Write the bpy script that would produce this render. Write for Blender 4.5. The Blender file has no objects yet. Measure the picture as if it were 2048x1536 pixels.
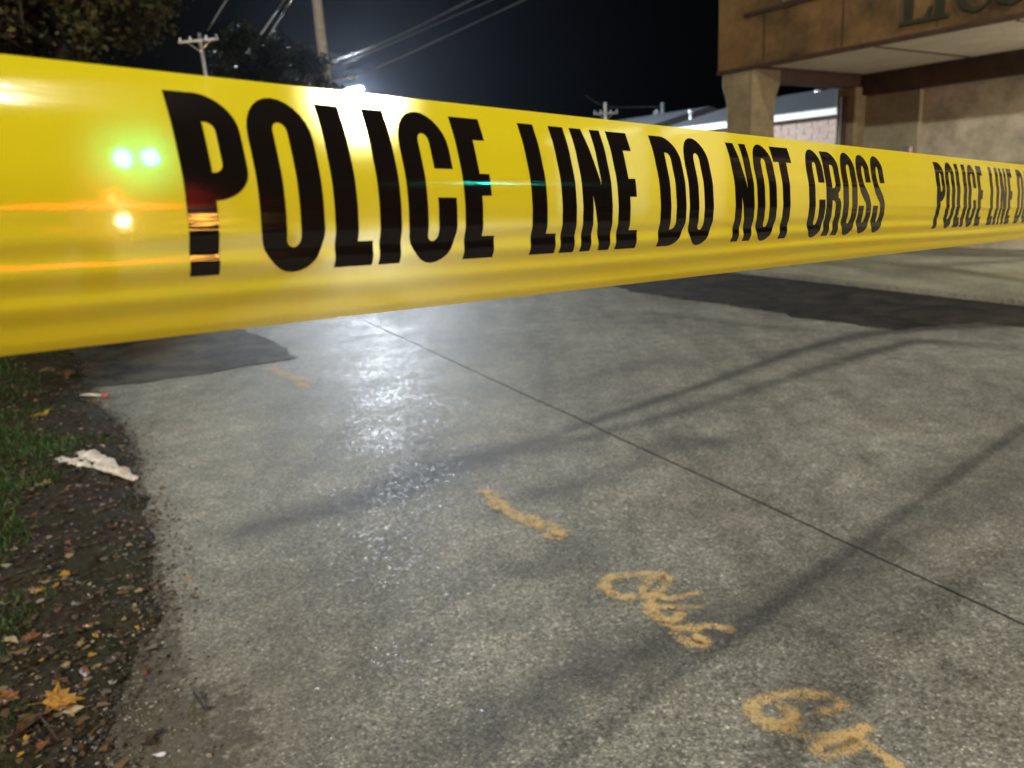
import bpy, math, random
import numpy as np
from mathutils import Vector, Matrix, noise
from mathutils.geometry import delaunay_2d_cdt
random.seed(7); rng = np.random.default_rng(7)
S = bpy.context.scene
COL = S.collection
R = math.radians

# ------------------------------------------------------------------ camera
F, TH, RO, H = 1600.0, math.atan(376/1600), 0.045, 1.15
f = np.array([0, math.cos(TH), -math.sin(TH)])
_r = np.array([1., 0, 0]); _u = np.array([0, math.sin(TH), math.cos(TH)])
rt = math.cos(RO)*_r - math.sin(RO)*_u
up = math.sin(RO)*_r + math.cos(RO)*_u
EYE = np.array([0, 0, H])
cam = bpy.data.cameras.new('camera'); co = bpy.data.objects.new('camera', cam); COL.objects.link(co)
m = Matrix.Identity(4)
for i in range(3):
    m[i][0], m[i][1], m[i][2], m[i][3] = rt[i], up[i], -f[i], EYE[i]
co.matrix_world = m
cam.sensor_width = 36; cam.lens = 36*F/2048
cam.clip_start = 0.02; cam.clip_end = 900
cam.dof.use_dof = True; cam.dof.focus_distance = 0.46; cam.dof.aperture_fstop = 15
S.camera = co

# ------------------------------------------------------------------ sky, exposure
w = bpy.data.worlds.new('World'); S.world = w; w.use_nodes = True
nt = w.node_tree; bg = nt.nodes['Background']
sk = nt.nodes.new('ShaderNodeTexSky'); sk.sky_type = 'NISHITA'; sk.sun_disc = False
sk.sun_elevation = R(-8); sk.sun_rotation = R(150)
nt.links.new(sk.outputs[0], bg.inputs[0]); bg.inputs[1].default_value = 0.05
S.view_settings.view_transform = 'Standard'; S.view_settings.look = 'None'
S.view_settings.exposure = 0.0; S.view_settings.gamma = 1
S.render.engine = 'CYCLES'
S.cycles.use_denoising = True
S.cycles.max_bounces = 6; S.cycles.transparent_max_bounces = 12
S.cycles.volume_bounces = 0
S.cycles.sample_clamp_indirect = 5

def lamp(name, loc, power, color, radius, parent=None):
    l = bpy.data.lights.new(name, 'POINT'); l.energy = power; l.color = color; l.shadow_soft_size = radius
    o = bpy.data.objects.new(name, l); COL.objects.link(o); o.location = loc
    if parent: o.parent = parent; o.location = Vector(loc) - parent.location
    return o

# ------------------------------------------------------------------ helpers
def ray(x, y): return f + (x-1024)/F*rt - (y-768)/F*up
def G(x, y, z=0):
    d = ray(x, y); t = (z-H)/d[2]; return EYE + d*t
def PD(x, y, dist):                       # point at horizontal distance dist
    d = ray(x, y); return EYE + d*dist/math.hypot(d[0], d[1])
def onplane(x, y, p, d2):                 # hit with vertical plane through p along d2
    d = ray(x, y); n = np.array([d2[1], -d2[0], 0]); t = ((np.array(p)-EYE)@n)/(d@n); return EYE + d*t

def link(name, me, mat=None, parent=None, smooth=False):
    o = bpy.data.objects.new(name, me); COL.objects.link(o)
    if mat is not None:
        for k in (mat if isinstance(mat, (list, tuple)) else [mat]): me.materials.append(k)
    if parent: o.parent = parent; o.matrix_parent_inverse = Matrix.Translation(-parent.location)
    if smooth:
        me.polygons.foreach_set('use_smooth', [True]*len(me.polygons))
    return o
def mesh(name, V, Fc):
    me = bpy.data.meshes.new(name); me.from_pydata([tuple(map(float, v)) for v in V], [], Fc); me.update(); return me
def fastmesh(name, V, Fc):
    V = np.asarray(V, np.float32); Fc = np.asarray(Fc, np.int32); k = Fc.shape[1]
    me = bpy.data.meshes.new(name)
    me.vertices.add(len(V)); me.vertices.foreach_set('co', V.ravel())
    me.loops.add(Fc.size); me.loops.foreach_set('vertex_index', Fc.ravel())
    me.polygons.add(len(Fc)); me.polygons.foreach_set('loop_start', np.arange(0, Fc.size, k, dtype=np.int32))
    me.update(calc_edges=True); return me
def tag(o, label, cat, group=None):
    o['label'] = label; o['category'] = cat
    if group: o['group'] = group
    return o
def structure(o): o['kind'] = 'structure'; return o
def stuff(o): o['kind'] = 'stuff'; return o
def empty(name, loc, label=None, cat=None, group=None):
    o = bpy.data.objects.new(name, None); COL.objects.link(o); o.location = tuple(map(float, loc))
    o.empty_display_size = .1
    if label: tag(o, label, cat, group)
    return o

class MB:
    def __init__(s): s.V = []; s.F = []
    def box(s, c, size, ax=None, bev=0.0):
        """box centred at c, size (x,y,z) along axes ax (3 vectors)"""
        ax = np.eye(3) if ax is None else np.array(ax, float)
        c = np.array(c, float); h = np.array(size)/2; b = len(s.V)
        bv = min(bev, min(h)*.9)
        if bv <= 0:
            for i in (-1, 1):
                for j in (-1, 1):
                    for k in (-1, 1): s.V.append(c + ax[0]*i*h[0] + ax[1]*j*h[1] + ax[2]*k*h[2])
            for q in ((0,1,3,2),(4,6,7,5),(0,4,5,1),(2,3,7,6),(0,2,6,4),(1,5,7,3)): s.F.append([b+t for t in q])
        else:
            # chamfered vertical profile: octagon section in ax0/ax1, chamfer ends
            rings = []
            for zz, ins in ((-h[2], bv), (-h[2]+bv, 0), (h[2]-bv, 0), (h[2], bv)):
                ring = []
                X, Y = h[0]-ins, h[1]-ins
                for (x, y) in ((X-bv, -Y), (X, -Y+bv), (X, Y-bv), (X-bv, Y), (-X+bv, Y), (-X, Y-bv), (-X, -Y+bv), (-X+bv, -Y)):
                    ring.append(len(s.V)); s.V.append(c + ax[0]*x + ax[1]*y + ax[2]*zz)
                rings.append(ring)
            for a, d in zip(rings, rings[1:]):
                for i in range(8): s.F.append([a[i], a[(i+1) % 8], d[(i+1) % 8], d[i]])
            s.F.append(rings[0][::-1]); s.F.append(rings[-1])
        return s
    def tube(s, pts, rad, n=8, cap=True):
        pts = [np.array(p, float) for p in pts]
        rad = rad if isinstance(rad, (list, tuple)) else [rad]*len(pts)
        rings = []
        for i, p in enumerate(pts):
            t = pts[min(i+1, len(pts)-1)] - pts[max(i-1, 0)]; t = t/ (np.linalg.norm(t)+1e-9)
            a = np.array([0, 0, 1.]) if abs(t[2]) < .9 else np.array([1., 0, 0])
            x = np.cross(t, a); x /= np.linalg.norm(x); y = np.cross(t, x)
            ring = []
            for k in range(n):
                q = 2*math.pi*k/n; ring.append(len(s.V)); s.V.append(p + rad[i]*(math.cos(q)*x + math.sin(q)*y))
            rings.append(ring)
        for a, b in zip(rings, rings[1:]):
            for k in range(n): s.F.append([a[k], a[(k+1) % n], b[(k+1) % n], b[k]])
        if cap: s.F.append(rings[0][::-1]); s.F.append(rings[-1])
        return s
    def poly(s, pts):
        b = len(s.V); s.V += [np.array(p, float) for p in pts]; s.F.append(list(range(b, b+len(pts)))); return s
    def prism(s, pts, off):
        b = len(s.V); n = len(pts); off = np.array(off, float)
        s.V += [np.array(p, float) for p in pts] + [np.array(p, float)+off for p in pts]
        s.F.append(list(range(b, b+n))); s.F.append(list(range(b+2*n-1, b+n-1, -1)))
        for i in range(n): s.F.append([b+i, b+n+i, b+n+(i+1) % n, b+(i+1) % n])
        return s
    def build(s, name, mat, parent=None, smooth=False):
        return link(name, mesh(name, s.V, s.F), mat, parent, smooth)

# ---- material helpers
class NT:
    def __init__(s, name):
        s.m = bpy.data.materials.new(name); s.m.use_nodes = True; s.t = s.m.node_tree
        s.p = s.t.nodes['Principled BSDF']; s.out = s.t.nodes['Material Output']
    def n(s, kind, **kw):
        x = s.t.nodes.new(kind)
        for k, v in kw.items():
            if k.startswith('_'): setattr(x, k[1:], v)
            else:
                key = k.replace('__', ' ')
                x.inputs[key].default_value = v
        return x
    def l(s, a, b): s.t.links.new(a, b)
    def coord(s, obj=False):
        if obj: return s.n('ShaderNodeTexCoord').outputs['Object']
        return s.n('ShaderNodeNewGeometry').outputs['Position']
    def mapping(s, src, scale=(1, 1, 1), rot=(0, 0, 0)):
        q = s.n('ShaderNodeMapping'); q.inputs['Scale'].default_value = scale; q.inputs['Rotation'].default_value = rot
        s.l(src, q.inputs['Vector']); return q.outputs[0]
    def noise(s, vec, scale, detail=4, rough=.55, dist=0):
        q = s.n('ShaderNodeTexNoise', Scale=scale, Detail=detail, Roughness=rough, Distortion=dist); s.l(vec, q.inputs['Vector']); return q.outputs[0]
    def voro(s, vec, scale, out='Color', rand=1):
        q = s.n('ShaderNodeTexVoronoi', Scale=scale, Randomness=rand); s.l(vec, q.inputs['Vector']); return q.outputs[out]
    def ramp(s, src, stops):
        q = s.n('ShaderNodeValToRGB'); e = q.color_ramp.elements
        while len(e) < len(stops): e.new(.5)
        for k, (p, c) in zip(e, stops):
            k.position = p; k.color = (c if isinstance(c, tuple) else (c, c, c)) + (1,)
        s.l(src, q.inputs[0]); return q.outputs[0]
    def mix(s, a, b, fac, mode='MIX'):
        q = s.n('ShaderNodeMix', _data_type='RGBA', _blend_type=mode)
        for sock, v in ((q.inputs[0], fac), (q.inputs[6], a), (q.inputs[7], b)):
            if isinstance(v, (int, float)): sock.default_value = v if sock == q.inputs[0] else (v, v, v, 1)
            elif isinstance(v, tuple): sock.default_value = v + (1,)
            else: s.l(v, sock)
        return q.outputs[2]
    def math(s, op, a, b=0.0, c=None, clamp=False):
        q = s.n('ShaderNodeMath', _operation=op, _use_clamp=clamp)
        for i, v in enumerate((a, b) if c is None else (a, b, c)):
            if isinstance(v, (int, float)): q.inputs[i].default_value = v
            else: s.l(v, q.inputs[i])
        return q.outputs[0]
    def bump(s, h, strength=.5, dist=.01, normal=None):
        q = s.n('ShaderNodeBump', Strength=strength, Distance=dist); s.l(h, q.inputs['Height'])
        if normal is not None: s.l(normal, q.inputs['Normal'])
        s.l(q.outputs[0], s.p.inputs['Normal']); return q.outputs[0]
    def base(s, c, rough=.6, metal=0, spec=.5):
        if isinstance(c, tuple): s.p.inputs['Base Color'].default_value = c + (1,)
        else: s.l(c, s.p.inputs['Base Color'])
        if isinstance(rough, (int, float)): s.p.inputs['Roughness'].default_value = rough
        else: s.l(rough, s.p.inputs['Roughness'])
        s.p.inputs['Metallic'].default_value = metal; s.p.inputs['Specular IOR Level'].default_value = spec
        return s
    def attr(s, name):
        q = s.n('ShaderNodeAttribute'); q.attribute_name = name; return q

def plain(name, c, rough=.6, metal=0, spec=.5, var=.25, scale=6, bump=0.0):
    """colour with dirt variation and a little relief"""
    k = NT(name); P = k.coord()
    n1 = k.noise(P, scale, 6, .65); n2 = k.noise(P, scale*9, 3)
    a = tuple(x*(1-var) for x in c); b = tuple(min(1, x*(1+var)) for x in c)
    col = k.mix(k.ramp(n1, [(.3, a), (.7, b)]), k.ramp(n2, [(.3, .75), (.7, 1.0)]), .5, 'MULTIPLY')
    k.base(col, rough, metal, spec)
    if bump: k.bump(n2, .5, bump)
    return k.m
def emit(name, c, s):
    k = NT(name); e = k.n('ShaderNodeEmission', Color=c+(1,), Strength=s); k.l(e.outputs[0], k.out.inputs[0]); return k.m

# ---- pavement materials
def concrete_mat(name, lo, hi, rough0=.42):
    k = NT(name); P = k.coord()
    big = k.noise(P, .9, 5, .6); mid = k.noise(P, 7, 6, .65, .4); fine = k.noise(P, 60, 5, .7)
    agg = k.voro(P, 185); agg2 = k.voro(P, 62)
    base = k.ramp(mid, [(.3, lo), (.7, hi)])
    base = k.mix(base, k.ramp(big, [(.3, .66), (.7, 1.18)]), .9, 'MULTIPLY')
    bands = k.noise(k.mapping(P, (2.6, .35, 1), (0, 0, R(55))), 1.0, 5, .62, .3)
    base = k.mix(base, k.ramp(bands, [(.34, .66), (.52, .97), (.7, 1.12)]), .8, 'MULTIPLY')
    aggv = k.n('ShaderNodeSeparateColor'); k.l(agg, aggv.inputs[0])
    aggw = k.n('ShaderNodeSeparateColor'); k.l(agg2, aggw.inputs[0])
    sp = k.ramp(aggv.outputs[0], [(0, .35), (.3, .75), (.75, 1.1), (.95, 1.5), (1, 2.6)])
    base = k.mix(base, sp, .85, 'MULTIPLY')
    base = k.mix(base, k.ramp(aggw.outputs[1], [(0, .7), (.12, 1.0), (.93, 1.0), (1, 1.5)]), .6, 'MULTIPLY')
    base = k.mix(base, k.ramp(fine, [(.3, .45), (.7, 1.45)]), .9, 'MULTIPLY')
    # hue speckle
    base = k.mix(base, k.mix((1.05, .98, .9), (.93, 1.0, 1.02), k.noise(P, 2.3, 3)), .8, 'MULTIPLY')
    st = k.attr('stain')  # tyre marks plus shadow bands, darkened in the base colour
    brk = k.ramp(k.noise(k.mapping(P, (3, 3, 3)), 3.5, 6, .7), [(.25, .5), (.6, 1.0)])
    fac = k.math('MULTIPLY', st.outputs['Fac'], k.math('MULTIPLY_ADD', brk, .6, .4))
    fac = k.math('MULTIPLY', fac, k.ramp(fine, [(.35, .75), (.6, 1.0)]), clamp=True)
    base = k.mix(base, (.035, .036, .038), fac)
    dr = k.attr('dirt')
    dn = k.noise(P, 22, 6, .75)
    dfac = k.math('GREATER_THAN', k.math('ADD', dr.outputs['Fac'], k.math('MULTIPLY', dn, .9)), 1.02)
    dsoft = k.math('MULTIPLY', dr.outputs['Fac'], .62)
    base = k.mix(base, (.13, .105, .06), dsoft)
    base = k.mix(base, (.05, .04, .025), k.math('MULTIPLY', dfac, .6))
    # cracks and pits
    pit = k.voro(P, 28, 'Distance'); pitm = k.ramp(pit, [(.0, .35), (.09, 1.0)])
    pm = k.ramp(k.noise(P, 13, 3), [(.52, 0.), (.6, 1.)])
    base = k.mix(base, pitm, k.math('MULTIPLY', pm, .8), 'MULTIPLY')
    rg = k.math('ADD', k.math('MULTIPLY', mid, .22), rough0-.02)
    k.base(base, rg, 0, .05)
    hgt = k.math('ADD', k.math('MULTIPLY', k.noise(P, 210, 3, .8), 1.0), k.math('MULTIPLY', fine, .8))
    hgt = k.math('ADD', hgt, k.math('MULTIPLY', mid, 1.6))
    k.bump(hgt, .7, .0035)
    # damp film that glitters grain by grain under the far lamp
    vc = k.voro(P, 125)
    tl = k.n('ShaderNodeVectorMath', _operation='SUBTRACT'); k.l(vc, tl.inputs[0]); tl.inputs[1].default_value = (.5, .5, .5)
    t2 = k.n('ShaderNodeVectorMath', _operation='MULTIPLY'); k.l(tl.outputs[0], t2.inputs[0]); k.l(k.voro(P, 97), t2.inputs[1])
    ts = k.n('ShaderNodeVectorMath', _operation='MULTIPLY'); k.l(t2.outputs[0], ts.inputs[0]); ts.inputs[1].default_value = (.56, .56, 0)
    ta = k.n('ShaderNodeVectorMath', _operation='ADD'); k.l(ts.outputs[0], ta.inputs[0]); ta.inputs[1].default_value = (0, 0, 1)
    tn = k.n('ShaderNodeVectorMath', _operation='NORMALIZE'); k.l(ta.outputs[0], tn.inputs[0])
    k.l(tn.outputs[0], k.p.inputs['Coat Normal'])
    wet = k.ramp(k.noise(P, 2.1, 6, .7), [(.40, .01), (.64, .095)])
    k.l(k.math('MULTIPLY', wet, k.ramp(k.noise(P, 30, 4, .7), [(.45, .12), (.6, 1.)])), k.p.inputs['Coat Weight'])
    k.p.inputs['Coat Roughness'].default_value = .235; k.p.inputs['Coat IOR'].default_value = 1.33
    return k.m
M_conc = concrete_mat('concrete', (.155, .160, .143), (.300, .306, .272), .55)
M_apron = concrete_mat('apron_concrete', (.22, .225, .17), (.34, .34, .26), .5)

def asphalt_mat(name, c, rough, soil=0.):
    k = NT(name); P = k.coord()
    v = k.voro(P, 110); sv = k.n('ShaderNodeSeparateColor'); k.l(v, sv.inputs[0])
    base = k.mix(tuple(x*.5 for x in c), tuple(x*2.0 for x in c), k.ramp(k.noise(P, 4, 7, .75), [(.35, 0.), (.65, 1.)]))
    base = k.mix(base, k.ramp(sv.outputs[0], [(0, .5), (.8, 1.1), (1, 2.4)]), .8, 'MULTIPLY')
    if soil:
        s2 = k.ramp(k.noise(P, 2.6, 7, .75, .6), [(.42, 0.), (.62, 1.)])
        base = k.mix(base, (.13, .11, .075), k.math('MULTIPLY', s2, soil))
    k.base(base, rough, 0, .06)
    k.bump(k.math('ADD', k.voro(P, 120, 'Distance'), k.noise(P, 30, 4)), .6, .004)
    return k.m
M_asph = asphalt_mat('asphalt', (.014, .015, .016), .75, .5)
M_tar = asphalt_mat('fresh_asphalt', (.010, .010, .010), .75, .25)

def soil_mat():
    k = NT('soil'); P = k.coord()
    n1 = k.noise(P, 6, 8, .75); n2 = k.noise(P, 45, 6, .8); n3 = k.noise(P, 1.4, 3)
    c = k.ramp(n2, [(.25, (.012, .009, .006)), (.5, (.034, .026, .018)), (.72, (.085, .068, .05))])
    c = k.mix(c, (.025, .035, .012), k.ramp(n3, [(.45, 0.), (.6, .6)]))
    c = k.mix(c, k.ramp(n1, [(.3, .45), (.7, 1.3)]), .9, 'MULTIPLY')
    k.base(c, .95, 0, .05); k.bump(k.math('ADD', n2, n1), .7, .01); return k.m
M_soil = soil_mat()

def attr_mat(name, rough=.7, trans=0.0, spec=.3):
    k = NT(name); a = k.attr('tint'); P = k.coord()
    c = k.mix(a.outputs['Color'], k.ramp(k.noise(P, 70, 4), [(.3, .6), (.7, 1.25)]), .8, 'MULTIPLY')
    k.base(c, rough, 0, spec)
    if trans:
        t = k.n('ShaderNodeBsdfTranslucent'); k.l(c, t.inputs[0]); mx = k.n('ShaderNodeMixShader'); mx.inputs[0].default_value = trans
        k.l(k.p.outputs[0], mx.inputs[1]); k.l(t.outputs[0], mx.inputs[2]); k.l(mx.outputs[0], k.out.inputs[0])
    return k.m
M_grass = attr_mat('grass_blade', .6, .3)
M_litter = attr_mat('leaf_litter', .6, .15)
M_grav = attr_mat('gravel', .7)
def set_tint(me, cols):       # per-face colours
    a = me.attributes.new('tint', 'FLOAT_COLOR', 'FACE'); c = np.ones((len(me.polygons), 4), np.float32); c[:, :3] = cols
    a.data.foreach_set('color', c.ravel())

# ================================================================== GROUND
jd = G(2048, 1245)[:2] - G(860, 700)[:2]; jd /= np.linalg.norm(jd)
if jd[1] < 0: jd = -jd                      # along the joint, away from the camera
jp = np.array([jd[1], -jd[0]])              # to the right of it
J0 = G(1200, 858)[:2]
def ab(P): q = P - J0; return q@jd, q@jp

def base_sheet():
    mb = MB(); mb.poly([(-400, -60, -.07), (400, -60, -.07), (400, 700, -.07), (-400, 700, -.07)])
    return structure(mb.build('ground', asphalt_mat('road_asphalt', (.04, .04, .04), .7)))
base_sheet()

dark_bands = []   # tyre marks and painted shadow bands (polyline in metres, width, strength)
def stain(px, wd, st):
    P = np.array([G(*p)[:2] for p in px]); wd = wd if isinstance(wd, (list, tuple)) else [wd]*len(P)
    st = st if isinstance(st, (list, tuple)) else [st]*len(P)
    dark_bands.append((P, wd, st))
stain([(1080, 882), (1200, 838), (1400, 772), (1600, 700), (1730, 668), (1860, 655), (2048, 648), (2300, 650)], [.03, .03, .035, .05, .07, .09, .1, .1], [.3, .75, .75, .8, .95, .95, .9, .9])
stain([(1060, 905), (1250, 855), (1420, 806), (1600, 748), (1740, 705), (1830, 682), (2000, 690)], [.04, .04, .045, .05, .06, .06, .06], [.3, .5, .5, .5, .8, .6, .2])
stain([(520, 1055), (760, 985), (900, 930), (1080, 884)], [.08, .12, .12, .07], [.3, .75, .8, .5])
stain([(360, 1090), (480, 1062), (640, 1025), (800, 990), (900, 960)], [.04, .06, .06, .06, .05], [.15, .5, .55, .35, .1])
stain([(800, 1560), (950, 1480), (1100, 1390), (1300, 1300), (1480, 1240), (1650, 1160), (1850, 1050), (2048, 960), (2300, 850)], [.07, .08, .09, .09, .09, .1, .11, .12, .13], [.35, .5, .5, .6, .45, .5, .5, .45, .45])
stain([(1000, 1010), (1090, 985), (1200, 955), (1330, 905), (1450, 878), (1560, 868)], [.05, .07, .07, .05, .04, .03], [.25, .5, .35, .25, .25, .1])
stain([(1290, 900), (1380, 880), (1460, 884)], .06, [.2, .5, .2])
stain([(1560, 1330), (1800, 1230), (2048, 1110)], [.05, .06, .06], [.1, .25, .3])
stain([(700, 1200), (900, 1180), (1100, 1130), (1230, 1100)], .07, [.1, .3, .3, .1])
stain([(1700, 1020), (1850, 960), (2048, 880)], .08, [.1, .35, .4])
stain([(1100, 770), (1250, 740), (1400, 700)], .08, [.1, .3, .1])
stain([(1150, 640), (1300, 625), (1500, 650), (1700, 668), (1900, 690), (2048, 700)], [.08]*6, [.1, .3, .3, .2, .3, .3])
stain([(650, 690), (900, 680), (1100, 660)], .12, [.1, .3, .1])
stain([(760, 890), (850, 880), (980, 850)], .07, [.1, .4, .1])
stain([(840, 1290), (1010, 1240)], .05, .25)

def edge_x():
    px = [(175, 800), (225, 835), (255, 880), (272, 925), (262, 965), (282, 1005), (298, 1070), (300, 1150), (318, 1215), (300, 1250), (285, 1300), (262, 1350), (228, 1410), (215, 1470), (225, 1560)]
    P = np.array([G(*p)[:2] for p in px])[::-1]
    y = list(P[:, 1]); x = list(P[:, 0])
    y = [-3, .6] + y + [5.5, 6.2, 7.5, 12, 30]; x = [-2.2, -1.2] + x + [-2.98, -3.35, -4.2, -7, -16]
    return np.array(y), np.array(x)
EY, EX = edge_x()
def verge_dist(x, y):       # positive inside the verge
    e = np.interp(y, EY, EX); return (e - x)*.9

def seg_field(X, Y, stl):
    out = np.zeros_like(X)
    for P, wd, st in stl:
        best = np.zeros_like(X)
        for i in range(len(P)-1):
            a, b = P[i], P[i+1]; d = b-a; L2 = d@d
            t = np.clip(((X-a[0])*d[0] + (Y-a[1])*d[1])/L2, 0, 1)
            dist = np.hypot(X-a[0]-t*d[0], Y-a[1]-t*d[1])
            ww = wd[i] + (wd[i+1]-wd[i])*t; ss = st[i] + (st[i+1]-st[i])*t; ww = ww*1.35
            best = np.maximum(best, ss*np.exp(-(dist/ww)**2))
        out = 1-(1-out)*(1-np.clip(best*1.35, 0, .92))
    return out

def slab(sign, name):
    a = np.concatenate([np.arange(-6, -3, .3), np.arange(-3, 6.5, .04), np.arange(6.5, 30, .5)])
    b = np.concatenate([[.0052, .012], np.arange(.04, 4.6, .04), np.arange(4.6, 14, .5)])*sign
    A, B = np.meshgrid(a, b, indexing='ij')
    X = J0[0] + A*jd[0] + B*jp[0]; Y = J0[1] + A*jd[1] + B*jp[1]
    Z = np.zeros_like(X)
    # slightly wandering joint edge
    n, mm = X.shape
    wob = np.array([noise.noise(Vector((t*1.5, 5, 0)))*.009 + noise.noise(Vector((t*9, 9, 0)))*.0045 + noise.noise(Vector((t*20, sign*3, 2)))*.0014 for t in a])
    X[:, 0] += wob*jp[0]; Y[:, 0] += wob*jp[1]; X[:, 1] += wob*jp[0]; Y[:, 1] += wob*jp[1]
    V = np.stack([X, Y, Z], -1).reshape(-1, 3)
    # joint face
    low = np.stack([X[:, 0], Y[:, 0], np.full(n, -.065)], -1)
    V = np.vstack([V, low, np.stack([X[:, 0], Y[:, 0], np.full(n, -.0015)], -1)])
    I = np.arange(n*mm).reshape(n, mm)
    q = np.stack([I[:-1, :-1], I[1:, :-1], I[1:, 1:], I[:-1, 1:]], -1).reshape(-1, 4)
    if sign > 0: q = q[:, ::-1]
    # normals up
    Lo = np.arange(n)+n*mm
    q2 = np.stack([Lo[:-1]+n, Lo[1:]+n, Lo[1:], Lo[:-1]], -1)
    me = fastmesh(name, V, np.vstack([q, q2]))
    if me.polygons[0].normal.z < 0: me.flip_normals()
    st = np.zeros(len(V), np.float32); dr = np.zeros(len(V), np.float32)
    st[n*mm:] = 3.0
    st[:n*mm] = seg_field(X, Y, dark_bands).ravel()
    vd = verge_dist(X, Y)
    d1 = np.clip(1+vd/.16, 0, 1)*.55
    # brown gritty corner at the near left
    c = G(380, 1500); near = np.exp(-(((X-c[0])/.32)**2 + ((Y-c[1])/.5)**2))*.55
    d2 = np.clip(1+vd/.7, 0, 1)*.16
    dr[:n*mm] = np.clip(d1+near+d2, 0, 1).ravel()
    for nm, arr in (('stain', st), ('dirt', dr)):
        at = me.attributes.new(nm, 'FLOAT', 'POINT'); at.data.foreach_set('value', arr)
    return me
pav = structure(empty('concrete_pavement', (0, 0, 0)))
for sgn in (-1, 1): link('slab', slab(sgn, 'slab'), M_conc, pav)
# grime at the bottom of the joint
mb = MB(); p0 = J0-jd*6; p1 = J0+jd*30
mb.poly([(p0[0]-jp[0]*.03, p0[1]-jp[1]*.03, -.012), (p0[0]+jp[0]*.03, p0[1]+jp[1]*.03, -.012), (p1[0]+jp[0]*.03, p1[1]+jp[1]*.03, -.012), (p1[0]-jp[0]*.03, p1[1]-jp[1]*.03, -.012)])
mb.build('joint_grime', plain('joint_grime', (.018, .017, .011), .95, var=.6, scale=30), pav)

def ragged(P, z, name, mat, amp=.02, step=.06, scale=6, parent=None):
    """flat sheet with a wandering outline, P in metres"""
    out = []
    for i in range(len(P)):
        a, b = np.array(P[i]), np.array(P[(i+1) % len(P)]); L = np.linalg.norm(b-a); n = max(1, int(L/step))
        nn = np.array([b[1]-a[1], a[0]-b[0]])/max(L, 1e-6)
        for k in range(n):
            p = a+(b-a)*k/n; o = noise.noise(Vector((p[0]*scale, p[1]*scale, z*100)))*amp + noise.noise(Vector((p[0]*scale*4, p[1]*scale*4, 3)))*amp*.4
            out.append(Vector(p+nn*o))
    v, e, fc, *_ = delaunay_2d_cdt(out, [], [list(range(len(out)))], 1, 1e-5)
    me = mesh(name, [(p.x, p.y, z) for p in v], [list(q) for q in fc]); 
    if len(me.polygons) and me.polygons[0].normal.z < 0: me.flip_normals()
    return link(name, me, mat, parent)
gp = lambda *pts: [G(*p)[:2] for p in pts]
structure(ragged(gp((150, 790), (190, 776), (380, 752), (590, 716), (572, 698), (530, 676), (470, 655), (380, 640), (150, 640), (0, 650), (-60, 700), (60, 740)), .005, 'asphalt_patch', M_asph, .05))
structure(ragged(gp((1150, 560), (1320, 592), (1500, 618), (1650, 642), (1790, 662), (1850, 652), (1960, 644), (2060, 654), (2400, 690), (2500, 650), (2048, 607), (1480, 547), (1260, 525)), .004, 'asphalt_strip', M_tar, .09, scale=3.5))

# raised concrete apron in front of the building
apron_e = gp((2800, 700), (2048, 604), (1480, 544), (1200, 514), (980, 490))
D = np.array([math.sin(R(-33.76)), math.cos(R(-33.76))]); Pn = np.array([D[1], -D[0]])
apr = structure(empty('apron', (0, 0, 0)))
def apron():
    a = np.array(apron_e[0]); b = np.array(apron_e[-1]); d = (b-a)/np.linalg.norm(b-a); n = np.array([d[1], -d[0]])
    L = np.linalg.norm(b-a); uu = np.linspace(-4, L+6, 260); vv = np.concatenate([[0, 0.001, .012], np.linspace(.05, 14, 130)])
    U, V = np.meshgrid(uu, vv, indexing='ij')
    X = a[0]+U*d[0]+V*n[0]; Y = a[1]+U*d[1]+V*n[1]; Z = np.full_like(X, .055); Z[:, 0] = -.05; Z[:, 1] = .047
    I = np.arange(X.size).reshape(X.shape)
    q = np.stack([I[:-1, :-1], I[:-1, 1:], I[1:, 1:], I[1:, :-1]], -1).reshape(-1, 4)
    me = fastmesh('apron_slab', np.stack([X, Y, Z], -1).reshape(-1, 3), q)
    if me.polygons[len(me.polygons)//2].normal.z < 0: me.flip_normals()
    sp = []  # shadow streaks across the apron, painted into its colour
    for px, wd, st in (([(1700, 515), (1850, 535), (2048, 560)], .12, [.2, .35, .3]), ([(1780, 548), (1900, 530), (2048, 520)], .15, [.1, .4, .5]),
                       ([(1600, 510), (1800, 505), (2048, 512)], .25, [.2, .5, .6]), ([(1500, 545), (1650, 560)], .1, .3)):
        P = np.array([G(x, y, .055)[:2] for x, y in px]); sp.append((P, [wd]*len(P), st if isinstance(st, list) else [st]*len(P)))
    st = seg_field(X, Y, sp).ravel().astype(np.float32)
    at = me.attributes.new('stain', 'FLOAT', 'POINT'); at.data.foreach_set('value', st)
    at = me.attributes.new('dirt', 'FLOAT', 'POINT'); at.data.foreach_set('value', np.clip(.5-V.ravel()*3, 0, 1).astype(np.float32))
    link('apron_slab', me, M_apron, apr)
apron()

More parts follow.
